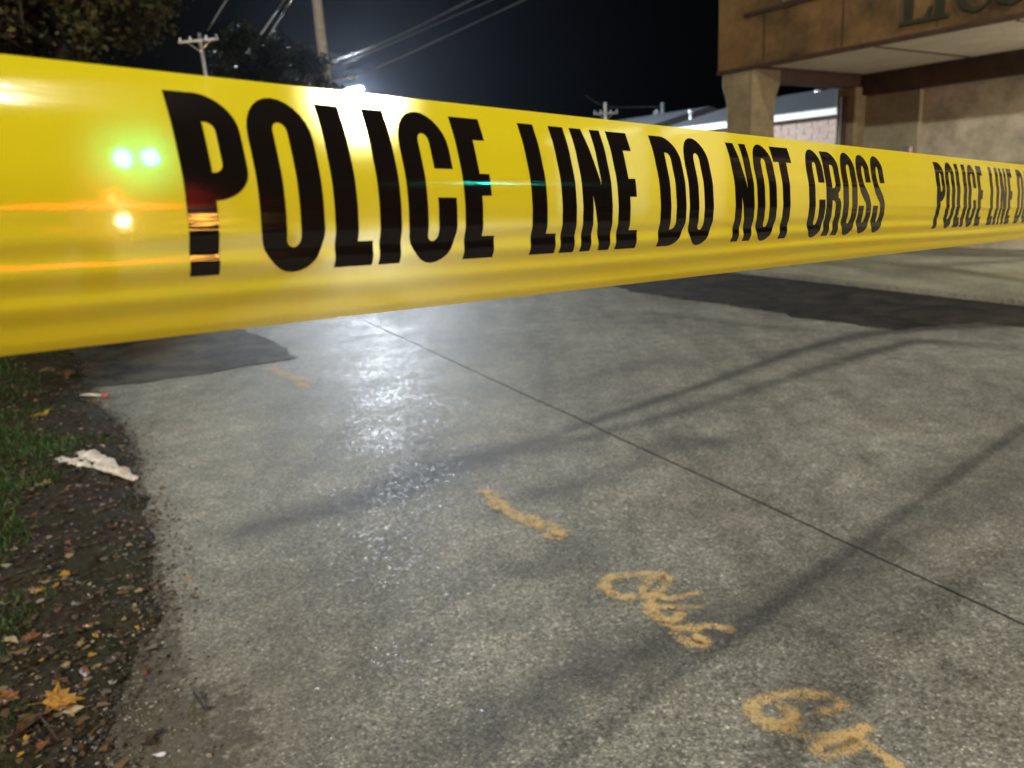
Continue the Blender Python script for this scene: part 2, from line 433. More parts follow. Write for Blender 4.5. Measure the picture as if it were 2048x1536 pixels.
# verge: soil mound with ragged edge
def vh(x, y):
    return 0.007*noise.noise(Vector((x*7, y*7, 0))) + .008*noise.noise(Vector((x*22, y*22, 4))) + .012*noise.noise(Vector((x*1.7, y*1.7, 2)))
def verge_z(x, y):
    d = float(verge_dist(np.array(x), np.array(y)))
    d += .05*noise.noise(Vector((x*5, y*5, 9))) + .02*noise.noise(Vector((x*18, y*18, 7)))
    return max(-.03, min(.045, d*.28)) + (vh(x, y)*min(1, max(0, d*6+.3)) if d > -.1 else 0)
def verge():
    ys = np.concatenate([np.arange(.9, 4.5, .022), np.arange(4.5, 8, .05), np.arange(8, 30, 1.)])
    V = []; Fc = []; nx = 110
    for j, y in enumerate(ys):
        e = np.interp(y, EY, EX); wdt = 2.2 + y*.4
        for i in range(nx):
            t = i/(nx-1); x = e + .14 - (wdt+.14)*t**1.25
            V.append((x, y, verge_z(x, y)))
    n = len(ys)
    for j in range(n-1):
        for i in range(nx-1):
            a = j*nx+i; Fc.append((a, a+nx, a+nx+1, a+1))
    Fc = [q for q in Fc if max(V[k][2] for k in q) > -.025]
    me = fastmesh('dirt_verge', V, Fc)
    if me.polygons[200].normal.z < 0: me.flip_normals()
    structure(link('dirt_verge', me, M_soil, smooth=True))
    # flat land beyond, under the trees
    mb = MB(); mb.poly([(-80, 3, -.03), (-3.6, 3, -.03), (-5, 9, -.03), (-16, 30, -.03), (-30, 60, -.03), (-120, 60, -.03)])
    structure(mb.build('lawn', plain('lawn', (.03, .05, .012), .9, var=.5, scale=3)))
verge()

def verge_samples(n, y0, y1, depth):
    """random points on the verge, denser near the camera"""
    y = y0*(y1/y0)**rng.random(n); e = np.interp(y, EY, EX); d = rng.random(n)*depth*(.4+y*.35)
    return e-d, y, d
def grass():
    V = []; Fc = []; C = []
    x, y, d = verge_samples(150000, 1.3, 8, 1.6)
    for i in range(len(x)):
        # photo: grass only in the outer verge, thinning towards the dirt
        X, Y, dd = x[i], y[i], d[i]
        patch = noise.noise(Vector((X*2.2, Y*2.2, 11))) + .5*noise.noise(Vector((X*7, Y*7, 5)))
        thr = (dd/(.10+.10*Y) - .75)*.9 + patch*.8 + (.25 if Y > 3.2 else -.2)
        if thr < rng.random()*.6: continue
        z = verge_z(X, Y); h = .016+.03*rng.random()*(1.2 if thr > .6 else .7); a = rng.random()*6.28; wd = .0014+.0012*rng.random()+Y*.0003
        lx, ly = math.cos(a), math.sin(a); le = rng.normal(0, .5, 2)*h
        b = len(V); c, s = math.cos(a)*wd, math.sin(a)*wd
        V += [(X-c, Y-s, z-.002), (X+c, Y+s, z-.002), (X+c*.6+le[0]*.4, Y+s*.6+le[1]*.4, z+h*.6), (X-c*.6+le[0]*.4, Y-s*.6+le[1]*.4, z+h*.6), (X+le[0], Y+le[1], z+h*.95)]
        Fc += [(b, b+1, b+2), (b, b+2, b+3), (b+3, b+2, b+4)]
        k = rng.random(); g = np.array([.022, .055, .010])*(1-k)+np.array([.05, .11, .018])*k
        if rng.random() < .08: g = np.array([.16, .13, .05])
        C += [g]*3
        if len(V) > 300000: break
    me = fastmesh('grass', V, Fc); set_tint(me, np.array(C)); stuff(tag(link('grass', me, M_grass), 'green grass on the verge at the left edge', 'grass'))
grass()

def chips():
    V = []; Fc = []; C = []
    pal = [(.16, .10, .05), (.22, .15, .08), (.09, .055, .03), (.30, .23, .14), (.05, .035, .02), (.20, .11, .05), (.12, .10, .05), (.33, .29, .22)]
    x, y, d = verge_samples(7500, 1.3, 7, 1.1)
    for i in range(len(x)):
        X, Y = x[i]+rng.normal(0, .02), y[i]
        if d[i] < .12 and rng.random() < .3: X += rng.random()*.18
        z = max(verge_z(X, Y), .003)+.003; s = .003+.010*rng.random()**2.5*(1+.1*Y); a = rng.random()*6.28
        n = 5; b = len(V); tl = rng.normal(0, .35, 2)
        for k in range(n):
            q = a+k*2*math.pi/n; rr = s*(.5+.7*rng.random())*(1.5 if k % 2 else 1)
            px, py = math.cos(q)*rr, math.sin(q)*rr; V.append((X+px, Y+py, z+abs(px*tl[0]+py*tl[1])+.001*rng.random()))
        V.append((X, Y, z+.004*rng.random()))
        for k in range(n): Fc.append((b+k, b+(k+1) % n, b+n))
        c = np.array(pal[rng.integers(len(pal))])*(.25+.75*rng.random()**2)
        C += [c]*n
    me = fastmesh('leaf_litter', V, Fc); set_tint(me, np.array(C)); stuff(tag(link('leaf_litter', me, M_litter), 'crumbled dry leaf bits scattered over the dirt verge', 'leaf litter'))
chips()
def gravel():
    V = []; Fc = []; C = []
    oct_f = [(0, 2, 4), (2, 1, 4), (1, 3, 4), (3, 0, 4), (2, 0, 5), (1, 2, 5), (3, 1, 5), (0, 3, 5)]
    def stone(X, Y, z, s, c):
        b = len(V); j = rng.uniform(.6, 1.2, 6); a = rng.random()*3; ca, sa = math.cos(a), math.sin(a)
        for k, (dx, dy, dz) in enumerate(((1, 0, 0), (-1, 0, 0), (0, 1, 0), (0, -1, 0), (0, 0, .8), (0, 0, -.8))):
            dx *= j[k]; dy *= j[k]; V.append((X+s*(dx*ca-dy*sa), Y+s*(dx*sa+dy*ca), z+s*dz*j[k]*.8))
        Fc.extend([(b+p, b+q, b+r) for p, q, r in oct_f]); C.extend([c]*8)
    for _ in range(2600):          # along the pavement edge
        Y = 1.3*(7/1.3)**rng.random(); e = np.interp(Y, EY, EX); X = e + rng.normal(.0, .10)*(1+Y*.05)
        s = .0018+.0055*rng.random()**3; g = .03+.32*rng.random()**2
        stone(X, Y, max(verge_z(X, Y), 0)+s*.4, s, np.array([g, g*.96, g*.88]))
    for _ in range(3800):         # soil crumbs
        Y = 1.3*(6.5/1.3)**rng.random(); e = np.interp(Y, EY, EX); X = e - .03 + abs(rng.normal(0, .045))*(1+.1*Y)
        s = .0015+.005*rng.random()**2.5; g = rng.uniform(.012, .05)
        stone(X, Y, max(verge_z(X, Y), 0)+s*.2, s*1.2, np.array([g*1.15, g, g*.75]))
    for _ in range(700):          # gritty patch at the near left
        p = G(280+rng.normal(0, 90), 1400+rng.normal(0, 90)); s = .0015+.004*rng.random()**3; g = .03+.3*rng.random()**2
        stone(p[0], p[1], s*.4, s, np.array([g, g*.95, g*.85]))
    for _ in range(900):          # loose grains on the slabs
        p = G(rng.uniform(300, 2048), 700+836*rng.random()**.8); s = .001+.0028*rng.random()**4; g = rng.choice([.04, .5, .12, .45])
        stone(p[0], p[1], s*.4, s, np.array([g, g*.97, g*.9]))
    me = fastmesh('gravel', V, Fc); set_tint(me, np.array(C)); stuff(tag(link('gravel', me, M_grav), 'loose grit and pebbles along the ragged pavement edge', 'gravel'))
gravel()

# ------------------------------------------------------------------ fallen leaves
def leaf_mesh(kind, seed):
    rg = np.random.default_rng(seed)
    if kind == 'maple':
        out = [(0, -.5), (.12, -.36), (.42, -.42), (.33, -.22), (.62, -.05), (.40, .02), (.45, .25), (.22, .18), (.24, .42), (.1, .36), (0, .66), (-.1, .36), (-.26, .4), (-.2, .16), (-.46, .24), (-.38, .0), (-.6, -.08), (-.33, -.22), (-.4, -.42), (-.12, -.36)]
    else:
        out = [(0, -.55), (.1, -.4), (.24, -.2), (.28, .02), (.2, .26), (.08, .46), (0, .6), (-.08, .46), (-.22, .24), (-.28, 0), (-.22, -.22), (-.1, -.4)]
    cu = rg.uniform(-1.1, 1.4); fold = rg.uniform(.3, 1.1); tw = rg.uniform(-.8, .8)
    def lift(x, y): return .35*cu*(y*y)*.6 + fold*abs(x)*.55 + tw*x*y*.6 + .05*math.sin(9*x+seed)
    V = []; Fc = []; n = len(out)
    for sc in (1.0, .62, .3): V += [(x*sc, y*sc, lift(x*sc, y*sc)) for x, y in out]
    V.append((0, 0, 0))
    for lv in (0, 1):
        for k in range(n): Fc.append((lv*n+k, lv*n+(k+1) % n, (lv+1)*n+(k+1) % n, (lv+1)*n+k))
    for k in range(n): Fc.append((2*n+k, 2*n+(k+1) % n, 3*n))
    b = len(V); V += [(-.012, -.5, .02), (.012, -.5, .02), (.03, -.85, .0), (.01, -.86, .0)]; Fc.append((b, b+1, b+2, b+3))   # stalk
    z0 = min(v[2] for v in V); V = [(x, y, z-z0) for x, y, z in V]
    return mesh('fallen_leaf', V, Fc)
def leaf_mat(name, c, c2):
    k = NT(name); P = k.coord(True)
    n = k.noise(P, 5, 5, .7)
    wv = k.n('ShaderNodeTexWave', Scale=5.0, Distortion=2.0); k.l(P, wv.inputs[0])
    col = k.ramp(n, [(.35, c2), (.6, c)]); col = k.mix(col, k.ramp(wv.outputs[0], [(.0, .6), (.25, 1.)]), .5, 'MULTIPLY')
    k.base(col, .5, 0, .4)
    t = k.n('ShaderNodeBsdfTranslucent'); k.l(col, t.inputs[0]); mx = k.n('ShaderNodeMixShader'); mx.inputs[0].default_value = .25
    k.l(k.p.outputs[0], mx.inputs[1]); k.l(t.outputs[0], mx.inputs[2]); k.l(mx.outputs[0], k.out.inputs[0]); return k.m
LM = [leaf_mat('leaf_yellow', (.50, .29, .05), (.26, .13, .03)), leaf_mat('leaf_brown', (.13, .075, .035), (.05, .03, .015)),
      leaf_mat('leaf_orange', (.25, .11, .045), (.13, .05, .025)), leaf_mat('leaf_pale', (.34, .27, .16), (.18, .13, .07))]
protos = {}
def put_leaf(px, py, size, kind, mi, label, rz=None, seed=1, group=None, z=None):
    p = G(px, py, .03 if z is None else z)
    key = (kind, mi, seed % 5)
    if key not in protos:
        me = leaf_mesh(kind, seed % 5+3*mi); me.materials.append(LM[mi]); protos[key] = me
    o = bpy.data.objects.new('fallen_leaf', protos[key]); COL.objects.link(o)
    zz = max(verge_z(p[0], p[1]), 0)+.004
    if z is not None: zz = z
    p = G(px, py, zz)
    o.location = (p[0], p[1], zz); o.scale = (size,)*3; o.rotation_euler = (rng.normal(0, .15), rng.normal(0, .15), rng.random()*6.28 if rz is None else rz)
    tag(o, label, 'leaf', group or 'fallen autumn leaves'); return o
put_leaf(122, 1402, .08, 'maple', 0, 'large yellow maple leaf lying on the dirt near the bottom left corner', -1.1, 2)
put_leaf(290, 1347, .026, 'oval', 2, 'small orange leaf on gritty concrete just right of the dirt', .6, 1)
put_leaf(168, 1345, .045, 'oval', 2, 'narrow rust orange leaf just above the large yellow maple leaf', .4, 3)
put_leaf(10, 1400, .06, 'maple', 2, 'orange brown leaf at the left border level with the large yellow leaf', 1.9, 4)
put_leaf(66, 1278, .05, 'maple', 2, 'curled orange leaf in the middle of the dark dirt', 2.2, 1)
put_leaf(20, 1285, .05, 'oval', 3, 'pale pinkish curled leaf lying flat near the left border', 1.4, 2)
put_leaf(78, 1182, .05, 'maple', 0, 'yellow brown curled leaf above the dark shadowed dirt', .2, 0)
put_leaf(130, 1150, .035, 'maple', 0, 'small bright orange yellow leaf beside the grass', 2.2, 3)
put_leaf(378, 1157, .024, 'oval', 0, 'tiny yellow leaf lying alone on the grey concrete', 1.9, 4, z=.004)
put_leaf(418, 1512, .018, 'oval', 3, 'tiny pale chip of leaf on concrete at the bottom edge', 1.0, 1, z=.004)
put_leaf(80, 830, .10, 'maple', 0, 'orange yellow leaf on the green grass below the tape', .8, 2)
put_leaf(130, 750, .12, 'maple', 1, 'brown leaf clump at the corner where grass meets asphalt', .3, 1)
put_leaf(95, 745, .1, 'maple', 3, 'tan leaf in the grass near the asphalt corner', 2.3, 3)
put_leaf(85, 970, .07, 'maple', 3, 'pale tan leaf in the dirt left of the white rag', 1.3, 0)
put_leaf(205, 893, .03, 'oval', 3, 'small pale leaf just above the white rag', 1.3, 2)
put_leaf(60, 1450, .07, 'oval', 1, 'long brown curled leaf below the large yellow maple leaf', 2.9, 2)
put_leaf(145, 1425, .05, 'oval', 3, 'tan leaf stalk just below right of the large yellow maple leaf', 2.0, 4)
for i in range(130):
    py = 760+760*rng.random()**.9; e = np.interp(py, [700, 800, 900, 1000, 1100, 1230, 1300, 1400, 1536], [90, 200, 250, 275, 290, 300, 250, 150, 120])
    px = e*(rng.random()**.8)+5
    put_leaf(px, py, rng.uniform(.012, .03), 'oval' if rng.random() < .5 else 'maple', int(rng.choice([0, 1, 1, 1, 2, 3, 3])), 'small dry leaf lying among many others on the dirt verge', None, int(rng.integers(5)), 'small dry leaves on the dirt verge')

# ------------------------------------------------------------------ litter
def rag():
    c = G(196, 938, .03)
    k = NT('rag_cloth'); P = k.coord()
    k.base(k.ramp(k.noise(P, 25, 5, .7), [(.3, (.34, .31, .24)), (.6, (.62, .59, .52))]), .8); k.bump(k.noise(P, 120, 4), .5, .004)
    a = G(140, 930)[:2]; b = G(266, 962)[:2]; d = b-a; L = np.linalg.norm(d); d /= L; n = np.array([-d[1], d[0]])
    r_ = empty('rag', (c[0], c[1], .0), 'crumpled white rag at the ragged edge of the pavement', 'rag')
    def piece(t0, t1, w0, w1, off, seed, name, zb=0.0):
        V = []; Fc = []; nu, nv = 34, 12
        for i in range(nu):
            t = t0+(t1-t0)*i/(nu-1); ss = i/(nu-1)
            wd = (w0+(w1-w0)*ss)*(.25+.75*math.sin(math.pi*min(1, ss*.9+.08))**.5)*(1+.35*noise.noise(Vector((ss*7, seed, 0))))
            for j in range(nv):
                q = 2*math.pi*j/nv; rr = 1+.45*noise.noise(Vector((ss*9, math.cos(q)*1.3+seed, math.sin(q)*1.3)))
                lat = math.cos(q)*wd*rr + off + .012*noise.noise(Vector((ss*4, seed, 5)))
                z = (math.sin(q)*.5+.5)*wd*.85*rr + .004*noise.noise(Vector((ss*20, q*2, seed)))
                p = a+d*L*t+n*lat; base = max(verge_z(p[0], p[1]), 0)
                V.append((p[0], p[1], base*.6+.004+zb+z))
        for i in range(nu-1):
            for j in range(nv): Fc.append((i*nv+j, i*nv+(j+1) % nv, (i+1)*nv+(j+1) % nv, (i+1)*nv+j))
        Fc.append(tuple(range(nv))[::-1]); Fc.append(tuple(range((nu-1)*nv, nu*nv)))
        link(name, mesh(name, V, Fc), k.m, r_, True)
    piece(.02, .62, .034, .046, .035, 1, 'crumpled_fold')
    piece(-.06, .55, .022, .034, -.05, 4, 'crumpled_fold', .002)
    piece(.48, 1.04, .048, .026, .0, 7, 'flat_end')
rag()
def stick():
    a = G(161, 790, .03); b = G(205, 791, .03); e = G(216, 792, .03)
    o = empty('plastic_stick', tuple(G(190, 790)), 'thin pale plastic stick with a red tip at the asphalt patch corner', 'stick')
    MB().tube([a, (a+b)/2+np.array([0, 0, .004]), b], [.007, .009, .008], 8).build('shaft', plain('pale_plastic', (.55, .55, .42), .4, scale=20), o, True)
    MB().tube([b, b+(e-b)*.3, e-(e-b)*.2, e], [.010, .017, .017, .008], 8).build('tip', plain('red_plastic', (.45, .1, .06), .4, scale=20), o, True)
stick()
M_twig = plain('twig_bark', (.035, .022, .014), .8, var=.5, scale=60, bump=.003)
def twig(px, label, rad=.003, lift=.008):
    P = [G(x, y, lift) for x, y in px]; P = [p+np.array([0, 0, .004*math.sin(i*2.1)]) for i, p in enumerate(P)]
    rads = [rad*(1-.5*i/len(P)) for i in range(len(P))]
    mb = MB().tube(P, rads, 6)
    mid = P[len(P)//2]; mb.tube([mid, mid+(P[-1]-P[0])*.16+np.array([.012, .006, .004])], [rad*.7, rad*.3], 5)
    tag(mb.build('twig', M_twig, None, True), label, 'twig', 'twigs near the pavement edge')
twig([(390, 1384), (398, 1400), (408, 1412), (418, 1418)], 'short dark knobbly twig lying alone on the concrete near the bottom', .0055)
twig([(262, 1192), (280, 1204), (302, 1220)], 'dark straight twig poking from the dirt onto the concrete', .003)
twig([(270, 1182), (300, 1172), (330, 1168)], 'thin twig lying level across the dirt edge above the straight one', .0022)
twig([(75, 1430), (98, 1455), (116, 1478)], 'thin dark twig below the large yellow maple leaf', .003, .05)
twig([(1335, 1216), (1345, 1222)], 'tiny dark twig crumb beside the middle spray paint mark', .002)
def mask_bit(px, py, s, c, label, cat, name):
    p = G(px, py, .006); mb = MB()
    pts = [p+np.array([math.cos(q)*s*(1+.3*math.sin(3*q)), math.sin(q)*s*.4, .002*math.sin(2*q)]) for q in np.linspace(0, 6.28, 11)[:-1]]
    mb.prism(pts, (0, 0, .002)); tag(mb.build(name, plain(name+'_m', c, .5, scale=40)), label, cat)
mask_bit(318, 1510, .014, (.5, .48, .55), 'small pale lilac scrap of paper at the bottom left on gritty concrete', 'paper scrap', 'paper_scrap')
mask_bit(134, 1334, .010, (.6, .62, .58), 'small white chip of paper on the dark dirt', 'paper scrap', 'paper_scrap')

# ------------------------------------------------------------------ spray paint marks
def paint_mat():
    k = NT('spray_paint'); P = k.coord()
    u = k.n('ShaderNodeAttribute'); u.attribute_name = 'edge'
    n1 = k.noise(P, 70, 5, .85); n2 = k.voro(P, 210, 'Distance'); n3 = k.noise(P, 190, 3, .9)
    cov = k.math('ADD', k.math('MULTIPLY', u.outputs['Fac'], 1.0), k.math('MULTIPLY', k.math('SUBTRACT', n1, .5), 3.2))
    cov = k.math('ADD', cov, k.math('MULTIPLY', k.math('SUBTRACT', k.noise(P, 14, 3), .55), 2.2))
    cov = k.math('ADD', cov, k.math('MULTIPLY', k.math('SUBTRACT', n3, .5), 4.5))
    al = k.ramp(cov, [(.38, 0.), (1.1, .78)])
    c = k.mix((.50, .35, .13), (.68, .50, .22), n1)
    k.base(c, .7, 0, .3); k.bump(k.math('ADD', n2, n3), .5, .003)
    tr = k.n('ShaderNodeBsdfTransparent'); mx = k.n('ShaderNodeMixShader'); k.l(al, mx.inputs[0]); k.l(tr.outputs[0], mx.inputs[1]); k.l(k.p.outputs[0], mx.inputs[2])
    k.l(mx.outputs[0], k.out.inputs[0]); return k.m
M_paint = paint_mat()
def paint(strokes, label, z0=.004, wear=1.0):
    V = []; Fc = []; E = []
    for si, (px, wd) in enumerate(strokes):
        P = np.array([G(x, y)[:2] for x, y in px]); 
        # resample smooth
        Q = []
        for i in range(len(P)-1):
            p0 = P[max(i-1, 0)]; p1 = P[i]; p2 = P[i+1]; p3 = P[min(i+2, len(P)-1)]
            for k in range(8):
                t = k/8; Q.append(.5*((2*p1)+(-p0+p2)*t+(2*p0-5*p1+4*p2-p3)*t*t+(-p0+3*p1-3*p2+p3)*t**3))
        Q.append(P[-1]); Q = np.array(Q); n = len(Q); z = z0+.0006*si
        for i in range(n):
            t = Q[min(i+1, n-1)]-Q[max(i-1, 0)]; t /= np.linalg.norm(t)+1e-9; nn = np.array([-t[1], t[0]])
            ww = wd*1.6*(1+.5*noise.noise(Vector((i*.4, si, 0)))); en = min(1, min(i, n-1-i)/2.5+.1)
            for j, (o, e) in enumerate(((-1.3, 0), (-.75, .75), (0, 1), (.75, .75), (1.3, 0))):
                q = Q[i]+nn*o*ww; V.append((q[0], q[1], z)); E.append(e*en*1.05*wear)
        b = len(V)-n*5
        for i in range(n-1):
            for j in range(4): a = b+i*5+j; Fc.append((a, a+1, a+6, a+5))
    me = fastmesh('paint_mark', V, Fc); at = me.attributes.new('edge', 'FLOAT', 'POINT'); at.data.foreach_set('value', np.array(E, np.float32))
    tag(link('paint_mark', me, M_paint), label, 'paint mark', 'orange spray paint marks on the concrete')
paint([([(968, 978), (1000, 1008), (1040, 1038), (1085, 1055), (1130, 1072)], .020), ([(975, 988), (990, 1015), (1000, 1020)], .013), ([(1055, 1030), (1078, 1045), (1060, 1050)], .016), ([(1085, 1070), (1118, 1078), (1100, 1040)], .014)],
      'short diagonal orange spray paint dash nearest the bright glare')
paint([([(1335, 1150), (1270, 1150), (1215, 1160), (1212, 1178), (1240, 1195), (1275, 1196)], .013), ([(1335, 1152), (1330, 1175), (1290, 1188), (1300, 1160), (1330, 1155)], .013), ([(1275, 1196), (1320, 1195), (1340, 1200), (1405, 1186)], .010),
       ([(1278, 1213), (1330, 1218), (1412, 1216)], .010), ([(1290, 1222), (1320, 1242), (1350, 1240), (1365, 1225)], .011), ([(1300, 1235), (1360, 1262), (1420, 1255), (1475, 1268)], .011), ([(1345, 1262), (1375, 1290), (1412, 1292), (1380, 1270)], .012), ([(1300, 1195), (1310, 1225), (1350, 1255)], .009)],
      'scribbled orange spray paint mark with a loop and three strokes')
paint([([(1670, 1396), (1600, 1390), (1530, 1400), (1505, 1415), (1515, 1440), (1560, 1455), (1590, 1445), (1570, 1420), (1555, 1420)], .013), ([(1672, 1396), (1680, 1412), (1625, 1434)], .012), ([(1560, 1455), (1600, 1470), (1640, 1478), (1700, 1470), (1740, 1450)], .010),
       ([(1740, 1452), (1700, 1480), (1640, 1500), (1650, 1515), (1690, 1505), (1720, 1485)], .012), ([(1720, 1485), (1760, 1510), (1800, 1545), (1830, 1580)], .010), ([(1565, 1440), (1580, 1455)], .014)],
      'looping orange spray paint mark cut by the bottom edge at the right')
paint([([(572, 752), (592, 758), (605, 768), (614, 776)], .035), ([(540, 735), (560, 745), (572, 752)], .03)], 'faint tan spray paint smear beside the dark asphalt patch', wear=.85)

# ================================================================== BUILDINGS
M_stucco = plain('painted_stucco', (.23, .19, .105), .85, var=.4, scale=2.2, bump=.006)
M_wall = plain('beige_block_wall', (.54, .48, .37), .8, var=.38, scale=2.6, bump=.006)
M_fascia = plain('rusty_fascia', (.135, .080, .026), .75, var=.8, scale=1.3, bump=.004)
M_panel = plain('weathered_sign_panel', (.16, .155, .10), .6, var=.35, scale=2.5)
M_beam = plain('dark_brown_paint', (.055, .028, .018), .6, var=.4, scale=4)
M_soffit = plain('soffit_boards', (.62, .55, .44), .8, var=.12, scale=3)
M_sign = plain('dark_green_paint', (.032, .036, .018), .5, var=.3, scale=8)
M_white = plain('white_gutter_paint', (.8, .82, .83), .45, var=.06, scale=2)
M_roof = plain('roof_shingle_grey', (.12, .135, .15), .8, var=.3, scale=5, bump=.01)
M_shaft = plain('galvanised_metal', (.5, .52, .53), .4, .6, var=.2, scale=8)
D3 = np.array([D[0], D[1], 0]); P3 = np.array([Pn[0], Pn[1], 0]); Z3 = np.array([0, 0, 1.])
AX = (D3, P3, Z3)
Csof = 2.8
d0 = ray(1490, 140); hd = math.hypot(d0[0], d0[1]); dist = (Csof-H)/(d0[2]/hd)
C0 = np.array([d0[0], d0[1]])/hd*dist            # canopy corner, front edge at soffit level
C0 = np.array([C0[0], C0[1], 0])
depth = 2.85
b1 = empty('canopy_building', (C0[0], C0[1], 0), 'tan building at the right with a brown fascia canopy on pillars', 'building')
def at(t, s, z): return C0 - D3*t + P3*s + Z3*z    # t towards the right along the front, s into the building
LEN = 11
o_l = .50
MB().box(at(LEN/2-o_l, .05, Csof+.85), (LEN, .14, 1.7), AX, .01).build('front_fascia', M_fascia, b1)
MB().box(at(-o_l+.07-.002, .12+depth/2, Csof+.85), (.14, depth, 1.69), AX, .01).build('side_fascia', M_fascia, b1)
MB().box(at(LEN/2-o_l, -.035, Csof+.015), (LEN, .03, .05), AX).build('fascia_trim', M_beam, b1)
MB().box(at(LEN/2-o_l+.5, -.04, Csof+.74), (LEN, .03, .05), AX).build('fascia_trim', M_beam, b1)
MB().box(at(LEN/2+.15, -.03, Csof+1.23), (LEN-1.0, .03, .9), AX, .005).build('sign_panel', M_panel, b1)
MB().box(at(LEN/2-.3, .12+depth/2+.003, Csof+.05), (LEN-.3, depth, .04), AX).build('soffit', M_soffit, b1)
MB().box(at(LEN/2-.3, .12+depth/2+.003, Csof+1.6), (LEN-.35, depth, .1), AX).build('roof_deck', M_roof, b1)
# beams
MB().box(at(.02, .12+depth/2, Csof-.07), (.22, depth-.2, .20), AX, .01).build('side_beam', M_beam, b1)
MB().box(at(LEN/2, depth-.05, Csof-.13), (LEN, .2, .34), AX, .01).build('wall_beam', M_beam, b1)
# pillars
def pillar(t, s, wd, top, mat, flare):
    c = at(t, s, 0); mb = MB()
    prof = [(0, wd*.62), (.25, wd*.62), (.30, wd*.5), (top-.42, wd*.5), (top-.18, wd*(.5+flare)), (top, wd*(.5+flare))]
    rings = []
    for z, h in prof:
        b = len(mb.V); ch = h*.12
        for x, y in ((h-ch, -h), (h, -h+ch), (h, h-ch), (h-ch, h), (-h+ch, h), (-h, h-ch), (-h, -h+ch), (-h+ch, -h)): mb.V.append(c+D3*x+P3*y+Z3*z)
        rings.append(b)
    for a, b in zip(rings, rings[1:]):
        for k in range(8): mb.F.append([a+k, a+(k+1) % 8, b+(k+1) % 8, b+k])
    mb.F.append([rings[-1]+k for k in range(8)])
    return mb.build('pillar', mat, b1)
pillar(-.13, .30, .52, Csof-.004, M_stucco, .10)
pillar(-.02, depth-.12, .36, Csof-.172, M_stucco, .02)
# downpipe on the back pillar
MB().tube([at(-.02, depth-.36, .1), at(-.02, depth-.36, Csof-.3)], .05, 10).build('downpipe', M_beam, b1, True)
# wall
MB().box(at(LEN/2+.05, depth+.18, Csof/2), (LEN, .25, Csof), AX, .01).build('wall', M_wall, b1)
MB().box(at(.62, depth+.02, (Csof-.3)/2), (.94, .09, Csof-.3), AX, .01).build('pilaster', plain('pilaster_stucco', (.33, .30, .20), .8, scale=2), b1)
MB().box(at(LEN/2+.9, depth+.035, 1.32), (LEN-2.0, .03, .05), AX).build('wall_ledge', M_wall, b1)
# seams on the fascia and hanging conduit
for i in range(7):
    MB().box(at(.35+i*1.25, -.024, Csof+.38), (.016, .012, .62), AX).build('seam_strip', M_beam, b1)
for i in range(6):
    MB().box(at(.2+i*1.7, .12+depth/2, Csof+.022), (.02, depth-.3, .016), AX).build('soffit_batten', M_beam, b1)
MB().tube([at(.9, depth+.02, .3), at(.9, depth+.02, Csof-.32)], .018, 8).build('conduit', M_shaft, b1, True)
MB().box(at(.9, depth-.01, 1.5), (.22, .1, .3), AX, .02).build('meter_box', M_shaft, b1)
# sign letters along the brown band (serif capitals, cut by the frame top)
def sign_letters():
    y0 = .15
    strokes = {  # polygons (x, z) metres
        'L': [[(0, 0), (.36, 0), (.40, .17), (.36, .17), (.31, .05), (.16, .05), (.16, .55), (.22, .60), (-.02, .60), (.05, .55), (.05, .05), (0, .03)]],
        'I': [[(0, 0), (.24, 0), (.24, .04), (.175, .06), (.175, .54), (.24, .56), (.24, .60), (0, .60), (0, .56), (.065, .54), (.065, .06), (0, .04)]],
        'C': [[(.42, .14), (.40, .16), (.33, .07), (.24, .04), (.15, .08), (.11, .2), (.11, .4), (.15, .52), (.24, .56), (.33, .52), (.39, .42), (.42, .42), (.41, .60), (.38, .60), (.36, .57), (.24, .61), (.09, .56), (.0, .42), (-.01, .2), (.07, .05), (.22, -.01), (.34, .03)]]}
    pos = []
    for ch, px, py in (('L', 1803, 52), ('I', 1862, 40), ('C', 1915, 28), ('C', 1985, 14), ('I', 2060, 2)):
        h = onplane(px, py, at(0, 0, 0), D); t = (C0-h)@D3; pos.append((ch, t))
    for ch, t in pos:
        for pl in strokes[ch]:
            vs = [Vector(p) for p in pl]; v, e, fc, *_ = delaunay_2d_cdt(vs, [], [list(range(len(vs)))], 1, 1e-5)
            mb = MB(); n = len(v)
            for dz in (-.055, -.03): mb.V += [at(t+p.x, dz-.005, Csof+y0+p.y*.93) for p in v]
            mb.F += [list(q) for q in fc] + [[i+n for i in q][::-1] for q in fc]
            k = len(pl)
            mb.F += [[i, (i+1) % k, (i+1) % k+n, i+n] for i in range(k)]
            mb.build('sign_letter', M_sign, b1)
sign_letters()

